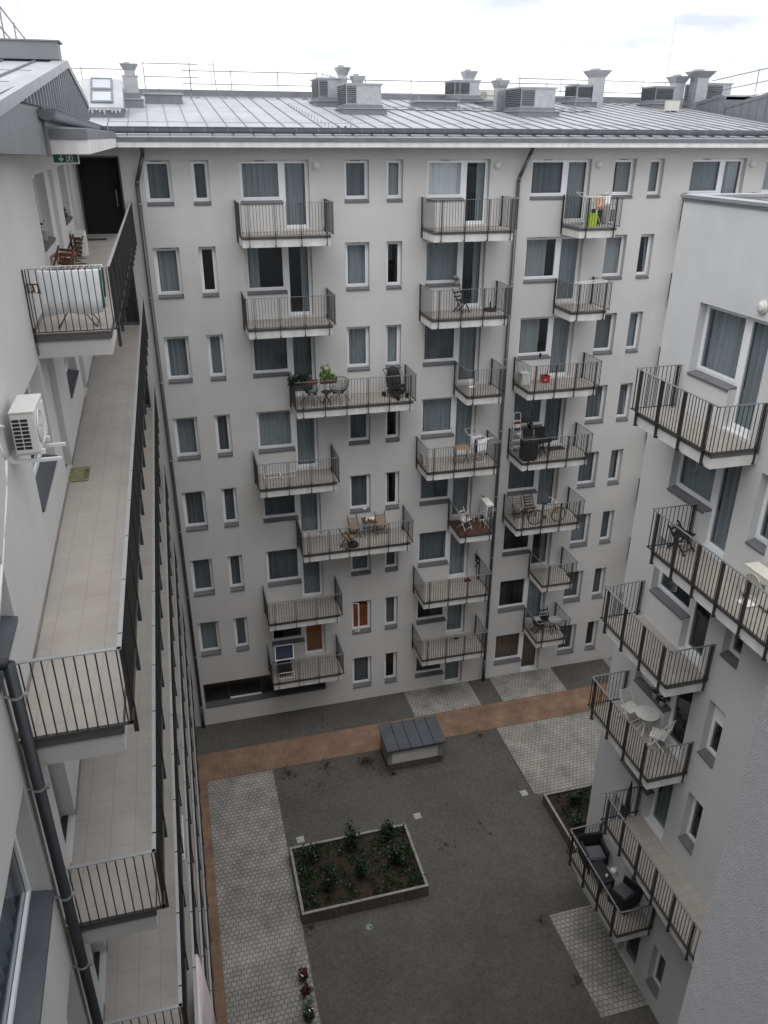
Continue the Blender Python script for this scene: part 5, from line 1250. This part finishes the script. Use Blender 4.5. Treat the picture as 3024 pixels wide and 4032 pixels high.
for i, (x, y, h, w, la) in enumerate(((2.75, 19.55, .80, .30, 'dark shrub at the far left of the middle bed'), (4.10, 19.75, 1.0, .28, 'tallest dark shrub at the far edge of the middle bed'), (5.45, 19.75, .9, .28, 'dark shrub at the far right of the middle bed'),
        (3.00, 18.25, .95, .38, 'broad dark shrub at the near left of the middle bed'), (4.20, 18.5, .8, .28, 'dark shrub at the centre of the middle bed'), (5.45, 18.65, .95, .30, 'dark shrub at the near right of the middle bed'))):
    shrub(la, x, y, GZ + H1 - .15, h, w, 'shrubs in the middle bed')
gc = MB()
for _ in range(170):
    x, y = R_.uniform(2.1, 6.15), R_.uniform(17.6, 20.15)
    if R_.random() < .35: x = R_.choice([R_.uniform(2.05, 2.5), R_.uniform(5.7, 6.2)])
    gc.leaves((x, y, GZ + H1 - .06), (.16, .16, .06), 26, .075, R_, .6, .8)
tag(gc.build('ground_cover', 'leaf2'), 'low ivy ground cover over the soil of the middle bed', 'ground cover', kind='stuff')
planter('planting_bed', 'raised planting bed partly hidden behind the corner of the right block', 11.87, 16.5, 17.2, 20.34, .45)
gc = MB()
for _ in range(70): gc.leaves((R_.uniform(12.1, 15), R_.uniform(17.5, 20.2), GZ + .42), (.16, .16, .06), 24, .075, R_, .6, .8)
tag(gc.build('ground_cover', 'leaf'), 'dark ivy ground cover in the bed behind the right block', 'ground cover', kind='stuff')
for x, y, la in ((12.9, 19.7, 'spreading shrub at the far edge of the bed behind the right block'), (12.5, 18.6, 'low shrub at the left of the bed behind the right block'), (13.5, 19.2, 'wide shrub against the corner in the bed behind the right block')):
    shrub(la, x, y, GZ + .32, .6, .42, 'shrubs in the bed behind the right block')
# little garage-vent house
t = thing('ventilation_house', 'small vent house with slate-grey sheet roof and louvred front in the courtyard', 'vent house', (6.47, 23.45, GZ))
MB().box(0, 2.34, 0, 1.22, -.1, .34).build('plinth', 'concd', t)
MB().box(0, 2.34, 1.0, 1.22, .341, 1.20).box(0, .17, .0, 1.0, .341, 1.10).box(2.17, 2.34, 0, 1.0, .341, 1.10).box(.17, 2.17, .02, .14, 1.03, 1.10).build('wall', 'conc', t)
MB().box(.17, 2.17, .25, .27, .35, 1.05).build('dark_backing', 'black', t)
q = MB(); louvre(q, .18, 2.16, .07, .37, 1.02, 15); q.build('louvre', 'louvre', t)
MB().box(.171, .20, .02, .09, .342, 1.03).box(2.14, 2.169, .02, .09, .342, 1.03).box(.20, 2.14, .02, .09, .342, .37).build('louvre_frame', 'louvre', t)
MB().prism([(-.07, -.14, 1.10), (-.07, 1.34, 1.26), (-.07, 1.34, 1.33), (-.07, -.14, 1.19)], (2.50, 0, 0)).build('roof', 'slate', t)
q = MB()
for i in range(1, 5): x = -.07 + 2.5 * i / 5; q.prism([(x, -.145, 1.10), (x, -.145, 1.205), (x, 1.34, 1.345), (x, 1.34, 1.30)], (.025, 0, 0))
q.build('roof_seam', 'blackm', t)
# hatches
for x, y, la in ((2.45, 20.95, 'square metal hatch by the far left corner of the middle bed'), (6.96, 20.92, 'square metal hatch in the dirt right of the middle bed'), (11.38, 20.96, 'square metal hatch near the right-hand paving')):
    t = thing('drain_cover', la, 'drain cover', (x, y, GZ + .004), .06, 'square drain covers'); MB().box(-.135, .135, -.135, .135, -.02, .012).build('frame', 'tin', t); MB().box(-.115, .115, -.115, .115, .012, .018).build('lid', 'tin', t); MB().box(-.09, -.05, -.02, .02, .018, .021).build('lifting_slot', 'rubber', t)
t = thing('drain_cover', 'round pale-green cover in the dirt in front of the middle bed', 'drain cover', (4.05, 16.86, GZ + .004)); MB().lathe((0, 0, -.02), [(.115, 0), (.115, .03), (.10, .035)], 24).build('lid', 'tingreen', t); MB().lathe((.05, -.03, .018), [(.035, 0), (.035, .008)], 10).build('knob', 'rubber', t)
# small plants standing on the cobbles
for x, y, m_, la, fl in ((1.66, 15.62, 'leafred', 'reddish young plant, farthest of the row on the cobbles', 3), (1.66, 15.08, 'leafred', 'dark red leafy plant in the row on the cobbles', 0), (1.66, 14.68, 'leafgrey', 'silvery plant in the row on the cobbles', 0), (1.63, 14.36, 'leaf', 'green plant with white flowers, nearest of the row on the cobbles', 6)):
    pot(la, (x, y, GZ + .012), .10, .14, 'pot', m_, 150, .15, .20, .08, fl, group='small plants in a row on the cobbles')
# weeds
wd = MB(); 
for cx, cy, rr, n in ((5.75, 24.2, .35, 260), (4.1, 24.4, .5, 90), (2.5, 24.3, .5, 110), (10.9, 24.5, .5, 60), (9.1, 20.0, 1.2, 40), (7.6, 19.4, .9, 40), (6.6, 23.3, .3, 60), (3.6, 23.4, 1.2, 60), (9.6, 15.6, .25, 50), (9.8, 13.5, .3, 50), (4.5, 27.2, 1.5, 70), (2.2, 17.3, .3, 70)):
    for _ in range(n):
        a = R_.uniform(0, 6.28); q = rr * abs(R_.gauss(0, .6)); p = Vector((cx + q * math.cos(a), cy + q * math.sin(a), GZ)); d = Vector((R_.gauss(0, .08), R_.gauss(0, .08), R_.uniform(.05, .20)))
        e = Vector((R_.gauss(0, .012), R_.gauss(0, .012), 0)); wd.add([p - e, p + e, p + d], [(0, 1, 2)])
tag(wd.build('weeds', 'grass'), 'scattered dry weeds and tufts on the bare soil', 'weeds', kind='stuff')
pb = MB()
for _ in range(1500):
    x, y = R_.uniform(1.9, 12), R_.uniform(12, 28); r_ = R_.uniform(.006, .016); z = GZ
    if (1.9 < x < 6.4 and 17.4 < y < 20.4): continue
    pb.add([(x - r_, y, z), (x, y - r_, z), (x + r_, y, z), (x, y + r_, z), (x, y, z + r_)], [(0, 1, 4), (1, 2, 4), (2, 3, 4), (3, 0, 4)])
tag(pb.build('pebbles', 'concd'), 'loose small pebbles scattered over the soil', 'pebbles', kind='stuff')
